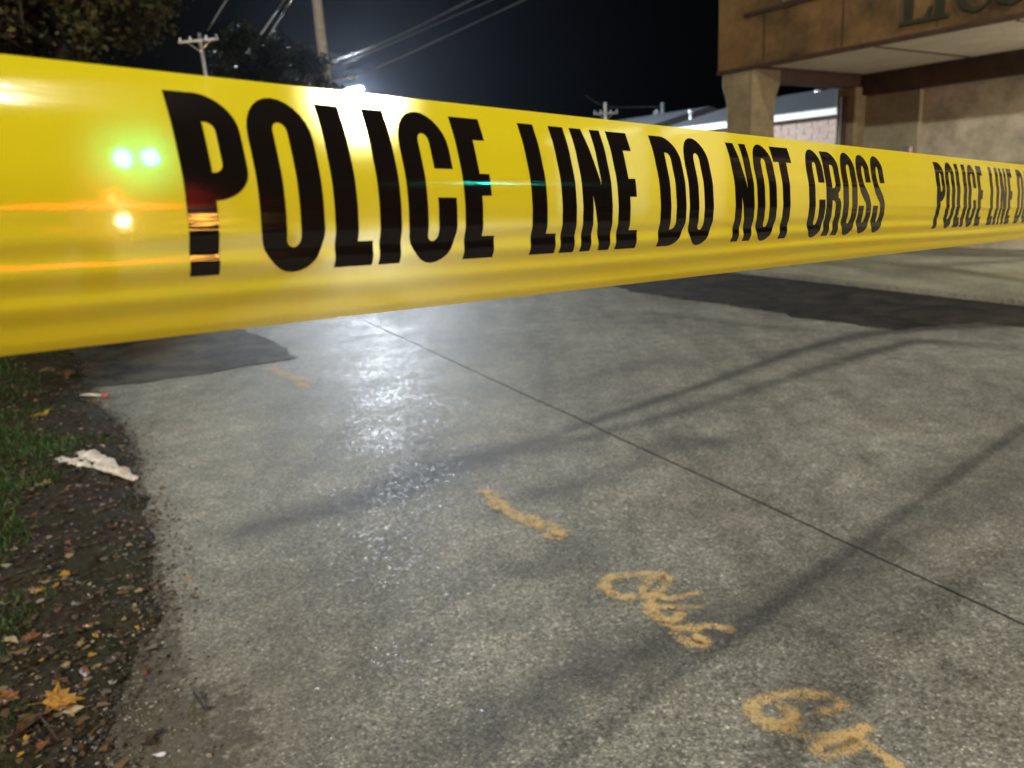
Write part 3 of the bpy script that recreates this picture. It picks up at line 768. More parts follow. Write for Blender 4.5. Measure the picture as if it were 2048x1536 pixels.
# far long building with grey roof, white gutter and pinkish brick wall
def far_building():
    ez = 3.4; d = ray(1686, 213); h = math.hypot(d[0], d[1]); E = np.array([d[0], d[1], 0])/h*((ez-H)/(d[2]/h))
    left = onplane(1328, 258, E, D); Lw = (left-E)@D3
    right = -8.0
    bb = empty('long_building', (E[0], E[1], 0), 'long low brick building with grey shingle roof and white gutter behind the pillars', 'building')
    rz = onplane(1688, 174, E+P3*5, D)[2]
    mid = (Lw+right)/2; ln = Lw-right
    k = NT('pinkish_brick'); Pp = k.coord()
    q = k.n('ShaderNodeTexNoise', Scale=1.3, Detail=6.0); k.l(Pp, q.inputs[0])
    col = k.mix((.42, .29, .25), (.5, .42, .35), q.outputs[0]); col = k.mix(col, k.ramp(k.noise(Pp, 9, 4), [(.35, .7), (.6, 1.05)]), .7, 'MULTIPLY')
    k.base(col, .85)
    MB().box(E+D3*mid+P3*.45+Z3*(ez-.2)/2, (ln-.3, .3, ez-.2), AX).build('wall', k.m, bb)
    # courses of brick as raised bands of geometry, joined
    mb = MB(); course = .20
    for i in range(16):
        z = .1+i*course
        if z > ez-.3: break
        x = right+.3+(i % 2)*.3
        while x < Lw-.6:
            mb.box(E+D3*(x+.29)+P3*.293+Z3*(z+.09), (.57, .03, .175), AX); x += .6
    stuff(mb.build('block_course', k.m, bb))
    MB().box(E+D3*mid+P3*.0+Z3*(ez-.11), (ln, .16, .22), AX, .01).build('gutter', M_white, bb)
    # roof: two slopes
    a0 = E+D3*Lw; a1 = E+D3*right
    mb = MB()
    n = 12; rows = []
    for i in range(n+1):       # stepped shingle courses
        s = -.1+(5.1)*i/n; z = ez+(rz-ez)*i/n
        rows.append((s, z))
    for (s0, z0), (s1, z1) in zip(rows, rows[1:]):
        mb.box((a0+a1)/2+P3*(s0+s1)/2+Z3*((z0+z1)/2+.01), (ln+.3, math.hypot(s1-s0, z1-z0)+.04, .03), (D3, (P3*(s1-s0)+Z3*(z1-z0))/math.hypot(s1-s0, z1-z0), (Z3*(s1-s0)-P3*(z1-z0))/math.hypot(s1-s0, z1-z0)))
    stuff(mb.build('roof_shingles', M_roof, bb))
    MB().prism([a0+P3*0+Z3*(ez-.25), a0+P3*5+Z3*(rz-.02), a0+P3*10+Z3*(ez-.25)], -D3*ln).build('roof', M_roof, bb)
    MB().prism([a0+P3*.1+Z3*0, a0+P3*.1+Z3*(ez-.27), a0+P3*9.9+Z3*(ez-.27), a0+P3*9.9], -D3*.3).build('gable_wall', k.m, bb)
    for px, py, w_ in ((1382, 222, .3), (1540, 192, .32), (1638, 184, .42)):
        h = onplane(px, py+8, E+P3*4.6, D); 
        MB().tube([np.array([h[0], h[1], h[2]-.35]), np.array([h[0], h[1], h[2]+.1])], w_*.28, 10).tube([np.array([h[0], h[1], h[2]+.08]), np.array([h[0], h[1], h[2]+.24])], [w_*.5, w_*.42], 10).build('roof_vent', M_shaft, bb, True)
    # second building beyond
    E2 = E+D3*(Lw+4)+P3*3; b2 = empty('low_building', (E2[0], E2[1], 0), 'small far grey roofed building left of the long brick one, under the crossarm pole', 'building')
    zr = onplane(1290, 232, E2+P3*4, D)[2]; ze = zr-1.0
    MB().prism([E2-P3*.3+Z3*ze, E2+P3*4+Z3*zr, E2+P3*8.3+Z3*ze], D3*7).build('roof', M_roof, b2)
    MB().prism([E2+Z3*0, E2+Z3*(ze-.01), E2+P3*8+Z3*(ze-.01), E2+P3*8], D3*6.8).build('wall', M_roof, b2)
    MB().box(E2-P3*.36+D3*3.5+Z3*(ze-.08), (7, .1, .16), AX).build('gutter', M_white, b2)
far_building()

# ================================================================== POLES AND WIRES
M_wood = plain('weathered_pole_wood', (.62, .56, .46), .85, var=.3, scale=4, bump=.006)
M_wood2 = plain('dark_crossarm_wood', (.24, .22, .19), .85, var=.3, scale=4)
M_cable = plain('cable_sheath', (.10, .105, .11), .5, 0, scale=5)
M_glass = plain('insulator_porcelain', (.5, .5, .48), .2)
def pole(x1, y1, dist, top_z, rad, label, lean=(0, 0), arms=(), name='utility_pole', mat=M_wood):
    p = PD(x1, y1, dist); base = np.array([p[0]-lean[0]*p[2], p[1]-lean[1]*p[2], 0]); tp = base+np.array([lean[0], lean[1], 1])*top_z
    e = empty(name, tuple(base), label, 'utility pole', 'utility poles')
    MB().tube([base, base+(tp-base)*.5, tp], [rad*1.15, rad, rad*.8], 12).build('pole_shaft', mat, e, True)
    for (zz, ln, yaw) in arms:
        c = base+(tp-base)*(zz/top_z); ax = np.array([math.cos(yaw), math.sin(yaw), 0]); ay = np.array([-ax[1], ax[0], 0])
        MB().box(c-ay*(rad+.06), (ln, .10, .12), (ax, ay, Z3), .01).build('crossarm', M_wood2, e)
        for t in (-.46, -.2, .2, .46):
            q = c-ay*(rad+.06)+ax*ln*t; MB().tube([q+Z3*.06, q+Z3*.12, q+Z3*.16, q+Z3*.22], [.03, .055, .035, .05], 8).build('insulator', M_glass, e, True)
        MB().tube([c-Z3*.55-ay*rad, c-ay*(rad+.03)+ax*ln*.28-Z3*.06], .018, 6).tube([c-Z3*.55-ay*rad, c-ay*(rad+.03)-ax*ln*.28-Z3*.06], .018, 6).build('brace', M_shaft, e)
    return e, base, tp
pe, pb, pt = pole(655, 180, 25, 10.5, .145, 'tall pale wooden utility pole behind the tape, left of the bright lamp', (-.028, 0), ((10.2, 2.4, R(60)),))
p2 = PD(400, 80, 50)
pole(411, 150, 50, p2[2]+.35, .12, 'thin utility pole with one crossarm between the two dark trees', (-.035, 0), ((p2[2]-.05, 2.4, R(-12)),), mat=plain('grey_pole_wood', (.17, .16, .14), .85, scale=4))
p3 = PD(1211, 205, 60)
pe3, b3, t3 = pole(1211, 240, 60, p3[2], .13, 'far utility pole with crossarm left of the grey roofs', (0, 0), ((p3[2]-.75, 1.7, R(0)),))
p4 = PD(1326, 205, 52)
pe4, b4, t4 = pole(1325, 240, 52, p4[2], .14, 'far utility pole with a transformer can just above the low grey roof', (0, 0), (), mat=M_shaft)
q = PD(1313, 233, 52); MB().tube([q-Z3*.35, q+Z3*.3], .2, 12).tube([q+Z3*.3, q+Z3*.42], [.12, .05], 8).build('transformer', M_shaft, pe4, True)
def wire(pts, rad, label, ball=()):
    Q = [PD(x, y, d) for x, y, d in pts]; out = []
    for i in range(len(Q)-1):
        p0, p1, p2_, p3_ = Q[max(i-1, 0)], Q[i], Q[i+1], Q[min(i+2, len(Q)-1)]
        for k in range(6):
            t = k/6; out.append(.5*((2*p1)+(-p0+p2_)*t+(2*p0-5*p1+4*p2_-p3_)*t*t+(-p0+3*p1-3*p2_+p3_)*t**3))
    out.append(Q[-1]); mb = MB().tube(out, rad, 6)
    e = empty('overhead_wire', tuple(Q[0]), label, 'wire', 'overhead wires')
    mb.build('cable', M_cable, e, True)
    for x, y, d, s in ball:
        c = PD(x, y, d); MB().tube([c-np.array([s*1.8, 0, 0]), c-np.array([s, 0, 0]), c+np.array([s, 0, 0]), c+np.array([s*1.8, 0, 0])], [.02, s, s, .02], 8).build('wire_glint', M_white, e, True)  # white bead on the cable, stands in for a lamp glint
wire([(1090, -70, 13), (941, 0, 16), (812, 64, 19), (715, 104, 22.5), (668, 121, 25), (620, 145, 33), (578, 168, 45), (520, 205, 60)], .018, 'topmost of the three cables sloping down to the tall pale pole', ((670, 122, 24.8, .045), (706, 107, 22.9, .03)))
wire([(1010, -12, 15.5), (900, 36, 17.5), (790, 84, 20.5), (700, 122, 23.5), (655, 140, 25.2), (600, 168, 38), (550, 200, 60)], .010, 'thin middle cable of the three meeting at the tall pale pole')
wire([(1170, -60, 13), (1047, 0, 15.5), (863, 86, 19), (787, 121, 21.5), (703, 154, 24.5), (633, 172, 30), (570, 200, 50)], .014, 'lowest cable, passing just above the bright lamp', ((704, 153, 24.4, .06),))
wire([(600, -50, 14), (568, 0, 18), (500, 98, 32), (455, 150, 48)], .014, 'steep thin cable left of the tall pole, the brighter of two')
wire([(620, -60, 14), (582, 0, 18), (500, 129, 34), (470, 165, 48)], .011, 'steep thin cable nearest the tall pole on its left')
wire([(480, -40, 20), (440, 20, 30), (415, 62, 49)], .008, 'faint cable reaching the crossarm of the thin left pole')
wire([(1170, 190, 62), (1211, 212, 60), (1300, 214, 55), (1326, 212, 52)], .012, 'short faint cable joining the two far poles at right')

# ================================================================== TREES
M_bark = plain('tree_bark', (.035, .028, .02), .9, var=.4, scale=8, bump=.01)
def tree(px, py, dist, rad, n, label, pal, leaf=.07, seed=1, name='tree', lo=.75):
    bare = False
    c = PD(px, py, dist); rg = np.random.default_rng(seed)
    e = empty(name, (c[0], c[1], 0), label, 'tree', None)
    mb = MB(); base = np.array([c[0], c[1], 0]); tips = []
    mb.tube([base, base+np.array([.1, .05, c[2]*.35]), np.array([c[0]-.05, c[1], c[2]*.6]), np.array([c[0], c[1]+.1, c[2]+rad*.7])], [.26, .2, .15, .03], 9)
    for i in range(26):
        h = rg.uniform(lo, 1.05); st = np.array([c[0], c[1], c[2]*h]); a = rg.random()*6.28; el = rg.uniform(0, .9); L = rad*rg.uniform(.6, 1.05)
        d = np.array([math.cos(a)*math.cos(el), math.sin(a)*math.cos(el), math.sin(el)]); m_ = st+d*L*.5+rg.normal(0, .12, 3); t_ = st+d*L+rg.normal(0, .2, 3)
        mb.tube([st, m_, t_], [.07, .045, .015], 5)
        tips += [m_, t_]
        for _ in range(4):
            s2 = st+(t_-st)*rg.uniform(.35, .95); t2 = s2+rg.normal(0, rad*.22, 3)+np.array([0, 0, rad*.08]); mb.tube([s2, (s2+t2)/2+rg.normal(0, .05, 3), t2], [.028, .018, .006], 4); tips.append(t2)
            if bare:
                for _ in range(5):
                    t3_ = t2+rg.normal(0, rad*.16, 3); mb.tube([s2+(t2-s2)*rg.uniform(.3, 1), t3_], [.012, .004], 3)
    mb.build('trunk', M_bark, e, True)
    if not bare:
        tips = np.array(tips); ctr = np.vstack([tips, tips[rg.integers(len(tips), size=len(tips))]+rg.normal(0, rad*.16, (len(tips), 3))])
        w_ = rg.gamma(1.2, 1, len(ctr)); idx = rg.choice(len(ctr), n, p=w_/w_.sum())
        # clumps: sharper spread, droopy
        P = ctr[idx]+rg.normal(0, 1, (n, 3))*rad*np.array([.085, .085, .07])
        s = leaf*rg.uniform(.6, 1.3, n); A = rg.normal(0, 1, (n, 3)); A /= np.linalg.norm(A, axis=1)[:, None]
        B = np.cross(A, rg.normal(0, 1, (n, 3))); B /= np.linalg.norm(B, axis=1)[:, None]; Cx = np.cross(A, B)
        V = np.stack([P-A*s[:, None], P+B*s[:, None]*.55+Cx*s[:, None]*.12, P+A*s[:, None], P-B*s[:, None]*.55+Cx*s[:, None]*.12], 1).reshape(-1, 3)
        I = np.arange(n)*4; Fc = np.stack([I, I+1, I+2, I+3], -1)
        me = fastmesh('foliage', V, Fc); cl = rg.uniform(.45, 1.25, len(ctr))[idx]
        pl = np.array(pal)[rg.integers(len(pal), size=n)]; set_tint(me, pl*cl[:, None]*rg.uniform(.7, 1.2, (n, 1)))
        stuff(link('foliage', me, M_litter, e))
    return e
tree(100, -50, 14, 1.85, 46000, 'near autumn tree with yellow green leaves at the upper left', [(.11, .12, .026), (.15, .14, .03), (.065, .085, .02), (.09, .065, .025)], .06, 3)
tree(-330, -60, 13, 2.0, 9000, 'reddish brown leaved tree at the far left border', [(.09, .05, .035), (.07, .045, .03), (.06, .06, .025)], .06, 8)
tree(538, 150, 23, 1.3, 20000, 'dark green tree between the thin crossarm pole and the tall pole', [(.030, .042, .014), (.022, .034, .012), (.04, .05, .018)], .05, 5, lo=.6)

# ================================================================== STREET LAMPS
M_pole = plain('painted_steel', (.25, .26, .26), .45, .5, scale=6)
def street_lamp(lx, ly, lz, side, power, color, label, radius, lens_strength, arm=1.4):
    base = np.array([lx+side[0]*arm, ly+side[1]*arm, 0]); e = empty('street_lamp', tuple(base), label, 'street lamp', 'street lamps')
    MB().tube([base, base+Z3*(lz-.3), base+Z3*(lz+.12)-np.array([side[0], side[1], 0])*.25, np.array([lx+side[0]*.25, ly+side[1]*.25, lz+.2])], [.10, .07, .045, .04], 10).build('lamp_post', M_pole, e, True)
    sd = np.array([side[0], side[1], 0.]); sx = np.array([-sd[1], sd[0], 0])
    MB().box((lx, ly, lz+.17), (.55, .26, .12), (sd, sx, Z3), .03).build('lamp_head', M_pole, e)
    MB().box((lx, ly, lz+.098), (.42, .2, .02), (sd, sx, Z3)).build('lamp_lens', emit('lens_glow', color, lens_strength), e)
    lamp('lamp_light', (lx, ly, lz-.12), power, color, radius, e)
    return e
LED = PD(716, 183, 36)
street_lamp(LED[0], LED[1], LED[2], (-.8, .6), 30000, (.80, .88, 1.0), 'blazing white street lamp rising behind the tape, right of the tall pole', .2, 2500)
street_lamp(6.6, -3.0, 11.4, (1, 0), 3600, (1.0, .9, .72), 'warm street lamp behind the camera on the right', .14, 300)
street_lamp(-6.5, -9.5, 8.6, (-1, 0), 10500, (1.0, .97, .85), 'neutral street lamp behind the camera on the left', .3, 300)

# added wall light, unseen under the canopy, brightens its wall and soffit
wl = at(6.2, depth-.02, 2.15); e_ = empty('added_wall_light', tuple(wl), 'small added wall light under the canopy, unseen, brightening its wall and soffit', 'wall light')
MB().box(wl-P3*.06, (.22, .12, .18), AX, .02).build('fitting', M_pole, e_)
MB().box(wl-P3*.13-Z3*.02, (.18, .02, .12), AX).build('lens', emit('added_wall_lens', (1, .86, .62), 60), e_)
lamp('added_wall_lamp_light', tuple(wl-P3*.35), 340, (1.0, .93, .78), .45, e_)

# bare tree out of frame on the right; its branches shade the building and apron
def bare():
    c = np.array([7.2, 4.0, 5.2])
    e = empty('bare_tree', (c[0], c[1], 0), 'bare tree beside the parking area beyond the right border', 'tree')
    rg = np.random.default_rng(21); mb = MB(); base = np.array([c[0], c[1], 0])
    mb.tube([base, base+Z3*2.2, base+Z3*4+np.array([.1, .1, 0]), base+Z3*6.5], [.16, .13, .1, .03], 8)
    for i in range(22):
        st = base+Z3*rg.uniform(3.4, 6.3); a = rg.random()*6.28; d = np.array([math.cos(a), math.sin(a), rg.uniform(.1, .8)]); t = st+d*rg.uniform(1, 1.9)
        mb.tube([st, (st+t)/2+rg.normal(0, .1, 3), t], [.05, .035, .012], 5)
        for _ in range(4):
            s2 = st+(t-st)*rg.uniform(.3, 1); mb.tube([s2, s2+rg.normal(0, .5, 3)+Z3*.15], [.02, .006], 4)
    mb.build('trunk', M_bark, e, True)
bare()

# ================================================================== VEHICLES AND SIGNALS
M_car = plain('white_car_paint', (.6, .6, .6), .2, 0, .6, var=.05)
M_tyre = plain('tyre_rubber', (.02, .02, .02), .8)
M_glassd = plain('car_glass', (.015, .017, .02), .06, 0, .8, var=.1)
def suv(loc, yaw, label, amber, red, heads, hc=(1, .9, .62)):
    e = empty('emergency_vehicle', (0, 0, 0), label, 'vehicle', 'emergency vehicles'); 
    X = np.array([1., 0, 0]); Y = np.array([0, 1., 0])
    # side profile (y, z) extruded across x ; the front faces -y
    prof = [(-2.35, .45), (-2.42, .75), (-2.3, .98), (-1.25, 1.12), (-.65, 1.68), (1.6, 1.72), (2.3, 1.15), (2.4, .5), (1.9, .38), (-1.9, .38)]
    kids = [MB().prism([(-.93, y, z) for y, z in prof], (1.86, 0, 0)).build('body', M_car, e)]
    kids.append(MB().poly([(-.8, -1.262, 1.14), (.8, -1.262, 1.14), (.7, -.705, 1.645), (-.7, -.705, 1.645)]).build('windscreen', M_glassd, e))
    kids.append(MB().box((0, -2.425, .8), (1.1, .05, .2), None).build('grille', M_tyre, e))
    for sx in (-1, 1):
        kids.append(MB().prism([(sx*.936, -1.1, 1.15), (sx*.936, -.6, 1.6), (sx*.936, 1.5, 1.62), (sx*.936, 2.0, 1.15)], (sx*.01, 0, 0)).build('side_window', M_glassd, e))
        for wy in (-1.5, 1.5):
            kids.append(MB().tube([(sx*.72, wy, .36), (sx*.95, wy, .36)], .36, 18).build('wheel', M_tyre, e, False))
        kids.append(MB().tube([(sx*.74, -2.40, .84), (sx*.74, -2.46, .84)], .085, 14).build('headlight', emit('headlight_glow', hc, heads), e))
        kids.append(MB().box((sx*.8, 2.37, .95), (.16, .06, .3)).build('tail_light', emit('tail_glow', (1, .03, .01), red*.5), e))
    kids.append(MB().box((0, -.1, 1.76), (1.2, .3, .06)).build('light_bar', M_tyre, e))
    for i, x_ in enumerate((-.48, -.16, .16, .48)):
        mt = emit('amber_glow', (1, .55, .08), amber) if i in (0, 1, 2) and amber else emit('red_glow', (1, .03, .01), red)
        kids.append(MB().box((x_, -.1, 1.835), (.24, .2, .075), None, .02).build('beacon', mt, e))
    e.location = tuple(loc); e.rotation_euler = (0, 0, yaw)
    for k in kids: k.matrix_parent_inverse = Matrix.Identity(4)
    return e
v = PD(205, 430, 40)
suv((v[0], v[1], 0), math.atan2(v[0], v[1])*-1, 'emergency vehicle with amber beacons lit, glowing through the left end of the tape', 4500, 500, 260)
def az(a, d): return (math.sin(R(a))*d, math.cos(R(a))*d)
a_, b_ = az(118, 8)
suv((a_, b_, 0), R(-118), 'emergency vehicle with red beacons and amber front lamps behind the camera on the right', 0, 1000, 120, (1, .45, .06))

def signal(p, face, label, post):
    """three lens traffic signal head, green lit; post: base position"""
    e = empty('traffic_signal', (post[0], post[1], 0), label, 'traffic signal', 'traffic signals')
    fd = np.array([face[0], face[1], 0.]); sx = np.array([-fd[1], fd[0], 0]); p = np.array(p)
    MB().box(p+Z3*.32-fd*.1, (.2, .34, 1.0), (fd, sx, Z3), .03).build('housing', M_tyre, e)
    for i, (c, s) in enumerate((((.2, .01, .01), 0), ((.2, .12, .01), 0), ((.03, 1, .66), 1))):
        q = p+Z3*(.64-.32*i); mat = emit('green_glow', c, GREEN) if s else plain('dark_lens', c, .3)
        MB().tube([q, q+fd*.03], [.14, .13], 16).build('lens', mat, e, True)
        n = 12; mb = MB()
        for k in range(n+1):
            t = math.pi*k/n; o = sx*math.cos(t)*.13+Z3*math.sin(t)*.13; mb.V += [q+o, q+o+fd*.2]
        for k in range(n): mb.F.append([2*k, 2*k+1, 2*k+3, 2*k+2])
        mb.build('visor', M_tyre, e)
    top = np.array([post[0], post[1], p[2]+.7]); MB().tube([np.array([post[0], post[1], 0]), top, p+Z3*.7-fd*.12+Z3*.05, p+Z3*.84-fd*.1], [.11, .09, .05, .04], 10).build('mast_arm', M_pole, e, True)
GREEN = 600
s1 = PD(246, 316, 52); s2 = PD(301, 314, 52)
fc1 = -np.array([s1[0], s1[1]])/np.hypot(s1[0], s1[1])
signal(s1, fc1, 'green traffic signal glowing through the tape, the left one of the pair', (s1[0]-5, s1[1]))
signal(s2, fc1, 'green traffic signal glowing through the tape, the right one of the pair', (s2[0]+6, s2[1]))
g_, h_ = az(89.5, 17); fc2 = -np.array(az(89.5, 1))
signal(np.array([g_, h_, 5.0]), fc2, 'green traffic signal out to the right of the camera', (g_+1, h_-4))

# ================================================================== POLICE TAPE
q_ = [414.473512, .205944528, 405.309148, .847556336, -.0491181281, .0181651295, .0106410331, .00690147343]
TA = EYE + ray(0, q_[0])*q_[1]; TB = EYE + ray(2048, q_[2])*q_[3]
TL = np.linalg.norm(TB-TA); Td = (TB-TA)/TL; Tn = np.cross(Td, Z3); Tn /= np.linalg.norm(Tn); Tw0 = np.cross(Tn, Td); TW = .0762
def ripple(s, v):
    """lengthwise creases, metres"""
    e = 0
    low = np.clip((v-.52)/.2, 0, 1)
    ph = .6*np.sin(s*4.1)+.25*np.sin(s*13+1)
    e = e + .00042*low*np.sin(v*2*np.pi/.118 + ph)
    e = e + .00016*np.sin(v*2*np.pi/.19 + 1.2*np.sin(s*3.3+.5)+s*3)*np.clip(.3+s, 0, 1)
    far = np.clip((s-.55)/.2, 0, 1)          # sharper creases on the far stretch
    c1 = .545+.02*np.sin(s*9); c2 = .66+.015*np.sin(s*7+2); c3 = .88+.01*np.sin(s*8)
    e = e + far*(.0006*np.exp(-((v-c1)/.02)**2) + .0004*np.exp(-((v-c2)/.018)**2)*np.clip((s-.7)/.1, 0, 1) + .0006*np.exp(-((v-c3)/.03)**2))
    mid = np.clip((s-.33)/.1, 0, 1)
    e = e + mid*.00045*np.exp(-((v-(.86-.03*s+.01*np.sin(s*11)))/.035)**2)
    e = e + .0004*np.sin(s*17+v*3)*np.sin(s*6.1)*.5
    return e
def tape(s, v, off=0.0):
    s = np.asarray(s, float); v = np.asarray(v, float)
    def raw(s, v):
        k = np.clip(s/TL, -.15, 1.25); t = q_[4]+(q_[5]-q_[4])*k
        w_ = np.cos(t)[..., None]*Tw0+np.sin(t)[..., None]*Tn; nn = np.cos(t)[..., None]*Tn-np.sin(t)[..., None]*Tw0
        b = q_[6]+(q_[7]-q_[6])*k; e = b*(1-np.abs(2*v-1)**1.8)+ripple(s, v)
        return TA+Td*s[..., None]+w_*((.5-v)*TW)[..., None]+nn*e[..., None]
    P = raw(s, v)
    if off:
        h = 1e-4; ds = raw(s+h, v)-P; dv = raw(s, v+h)-P; n = np.cross(ds, dv); n /= np.linalg.norm(n, axis=-1)[..., None]
        n *= np.sign((n@Tn))[..., None]; P = P+n*off
    return P
S0, S1 = -.45, 5.2
def tape_mat(ink):
    k = NT('tape_ink' if ink else 'tape_film'); uv = k.n('ShaderNodeUVMap').outputs[0]
    fine = k.noise(k.mapping(uv, (9, 120, 1)), 1, 4, .6); wr = k.noise(k.mapping(uv, (30, 60, 1)), 1, 3)
    if ink: c = (.006, .0055, .005)
    else:
        c = k.mix((.83, .81, .009), (.87, .86, .014), wr)
    k.base(c, .11 if not ink else .08, 0, .5 if not ink else .4)
    k.p.inputs['Anisotropic'].default_value = .6
    tg = k.n('ShaderNodeTangent'); tg.direction_type = 'UV_MAP'; k.l(tg.outputs[0], k.p.inputs['Tangent'])
    k.p.inputs['Anisotropic Rotation'].default_value = 0.0
    bn = k.bump(k.math('ADD', fine, k.math('MULTIPLY', wr, .5)), .22, .0006)
    if not ink:
        tl = k.n('ShaderNodeBsdfTranslucent', Color=(.98, .85, .03, 1)); mx = k.n('ShaderNodeMixShader'); mx.inputs[0].default_value = .38
        k.l(k.p.outputs[0], mx.inputs[1]); k.l(tl.outputs[0], mx.inputs[2])
        # film that scatters light forward around the direction it came from
        gi = k.n('ShaderNodeNewGeometry')
        ra = k.n('ShaderNodeBsdfRefraction', Color=(1, .95, .7, 1), Roughness=.27, IOR=1.09); k.l(gi.outputs['Incoming'], ra.inputs['Normal'])
        rb = k.n('ShaderNodeBsdfRefraction', Color=(1, .88, .3, 1), Roughness=.62, IOR=1.09); k.l(gi.outputs['Incoming'], rb.inputs['Normal'])
        rf = k.n('ShaderNodeMixShader'); rf.inputs[0].default_value = .5; k.l(ra.outputs[0], rf.inputs[1]); k.l(rb.outputs[0], rf.inputs[2])
        tr = k.n('ShaderNodeBsdfTransparent', Color=(.9, .9, .6, 1)); m3 = k.n('ShaderNodeMixShader'); m3.inputs[0].default_value = .06
        k.l(rf.outputs[0], m3.inputs[1]); k.l(tr.outputs[0], m3.inputs[2])
        m2 = k.n('ShaderNodeMixShader'); m2.inputs[0].default_value = .27
        k.l(mx.outputs[0], m2.inputs[1]); k.l(m3.outputs[0], m2.inputs[2]); k.l(m2.outputs[0], k.out.inputs[0])
    return k.m
M_film = tape_mat(False); M_ink = tape_mat(True)
tp = empty('police_tape', tuple(TA+Td*.4), 'yellow plastic police tape stretched across the view with black capital lettering', 'tape')
def film():
    ss = np.concatenate([np.arange(S0, -.02, .01), np.arange(-.02, 1.2, .0018), np.arange(1.2, S1, .01)]); vv = np.linspace(0, 1, 111)
    A, B = np.meshgrid(ss, vv, indexing='ij'); P = tape(A, B).reshape(-1, 3)
    I = np.arange(len(P)).reshape(A.shape); fc = np.stack([I[:-1, :-1], I[1:, :-1], I[1:, 1:], I[:-1, 1:]], -1).reshape(-1, 4)
    me = fastmesh('film', P, fc)
    u = me.uv_layers.new(name='UVMap'); st = np.stack([A.ravel(), B.ravel()*TW], -1)[fc.ravel()]; u.data.foreach_set('uv', st.astype(np.float32).ravel())
    c = len(me.polygons)//2
    if me.polygons[c].normal.dot(Vector(Tn)) < 0: me.flip_normals()
    link('film', me, M_film, tp, True)
film()
LV0, LV1, LH = .075, .770, .695*76.2     # letter band; height in mm
def arc(cx, cy, rx, ry, a0, a1, n=10):
    return [(cx+rx*math.cos(R(a0+(a1-a0)*i/n)), cy+ry*math.sin(R(a0+(a1-a0)*i/n))) for i in range(n+1)]
def rect(x0, y0, x1, y1): return [(x0, y0), (x1, y0), (x1, y1), (x0, y1)]
hh = LH     # y runs down, 0 = top
def stroke(pts, wx, wy):
    """thick path as polygon; horizontal thickness wx for vertical runs, wy for horizontal runs"""
    L = []; Rr = []; n = len(pts)
    for i, p in enumerate(pts):
        t = np.array(pts[min(i+1, n-1)])-np.array(pts[max(i-1, 0)]); t = t/np.linalg.norm(t); nn = np.array([-t[1]*wx/2, t[0]*wy/2])
        L.append(tuple(np.array(p)+nn)); Rr.append(tuple(np.array(p)-nn))
    return L+Rr[::-1]
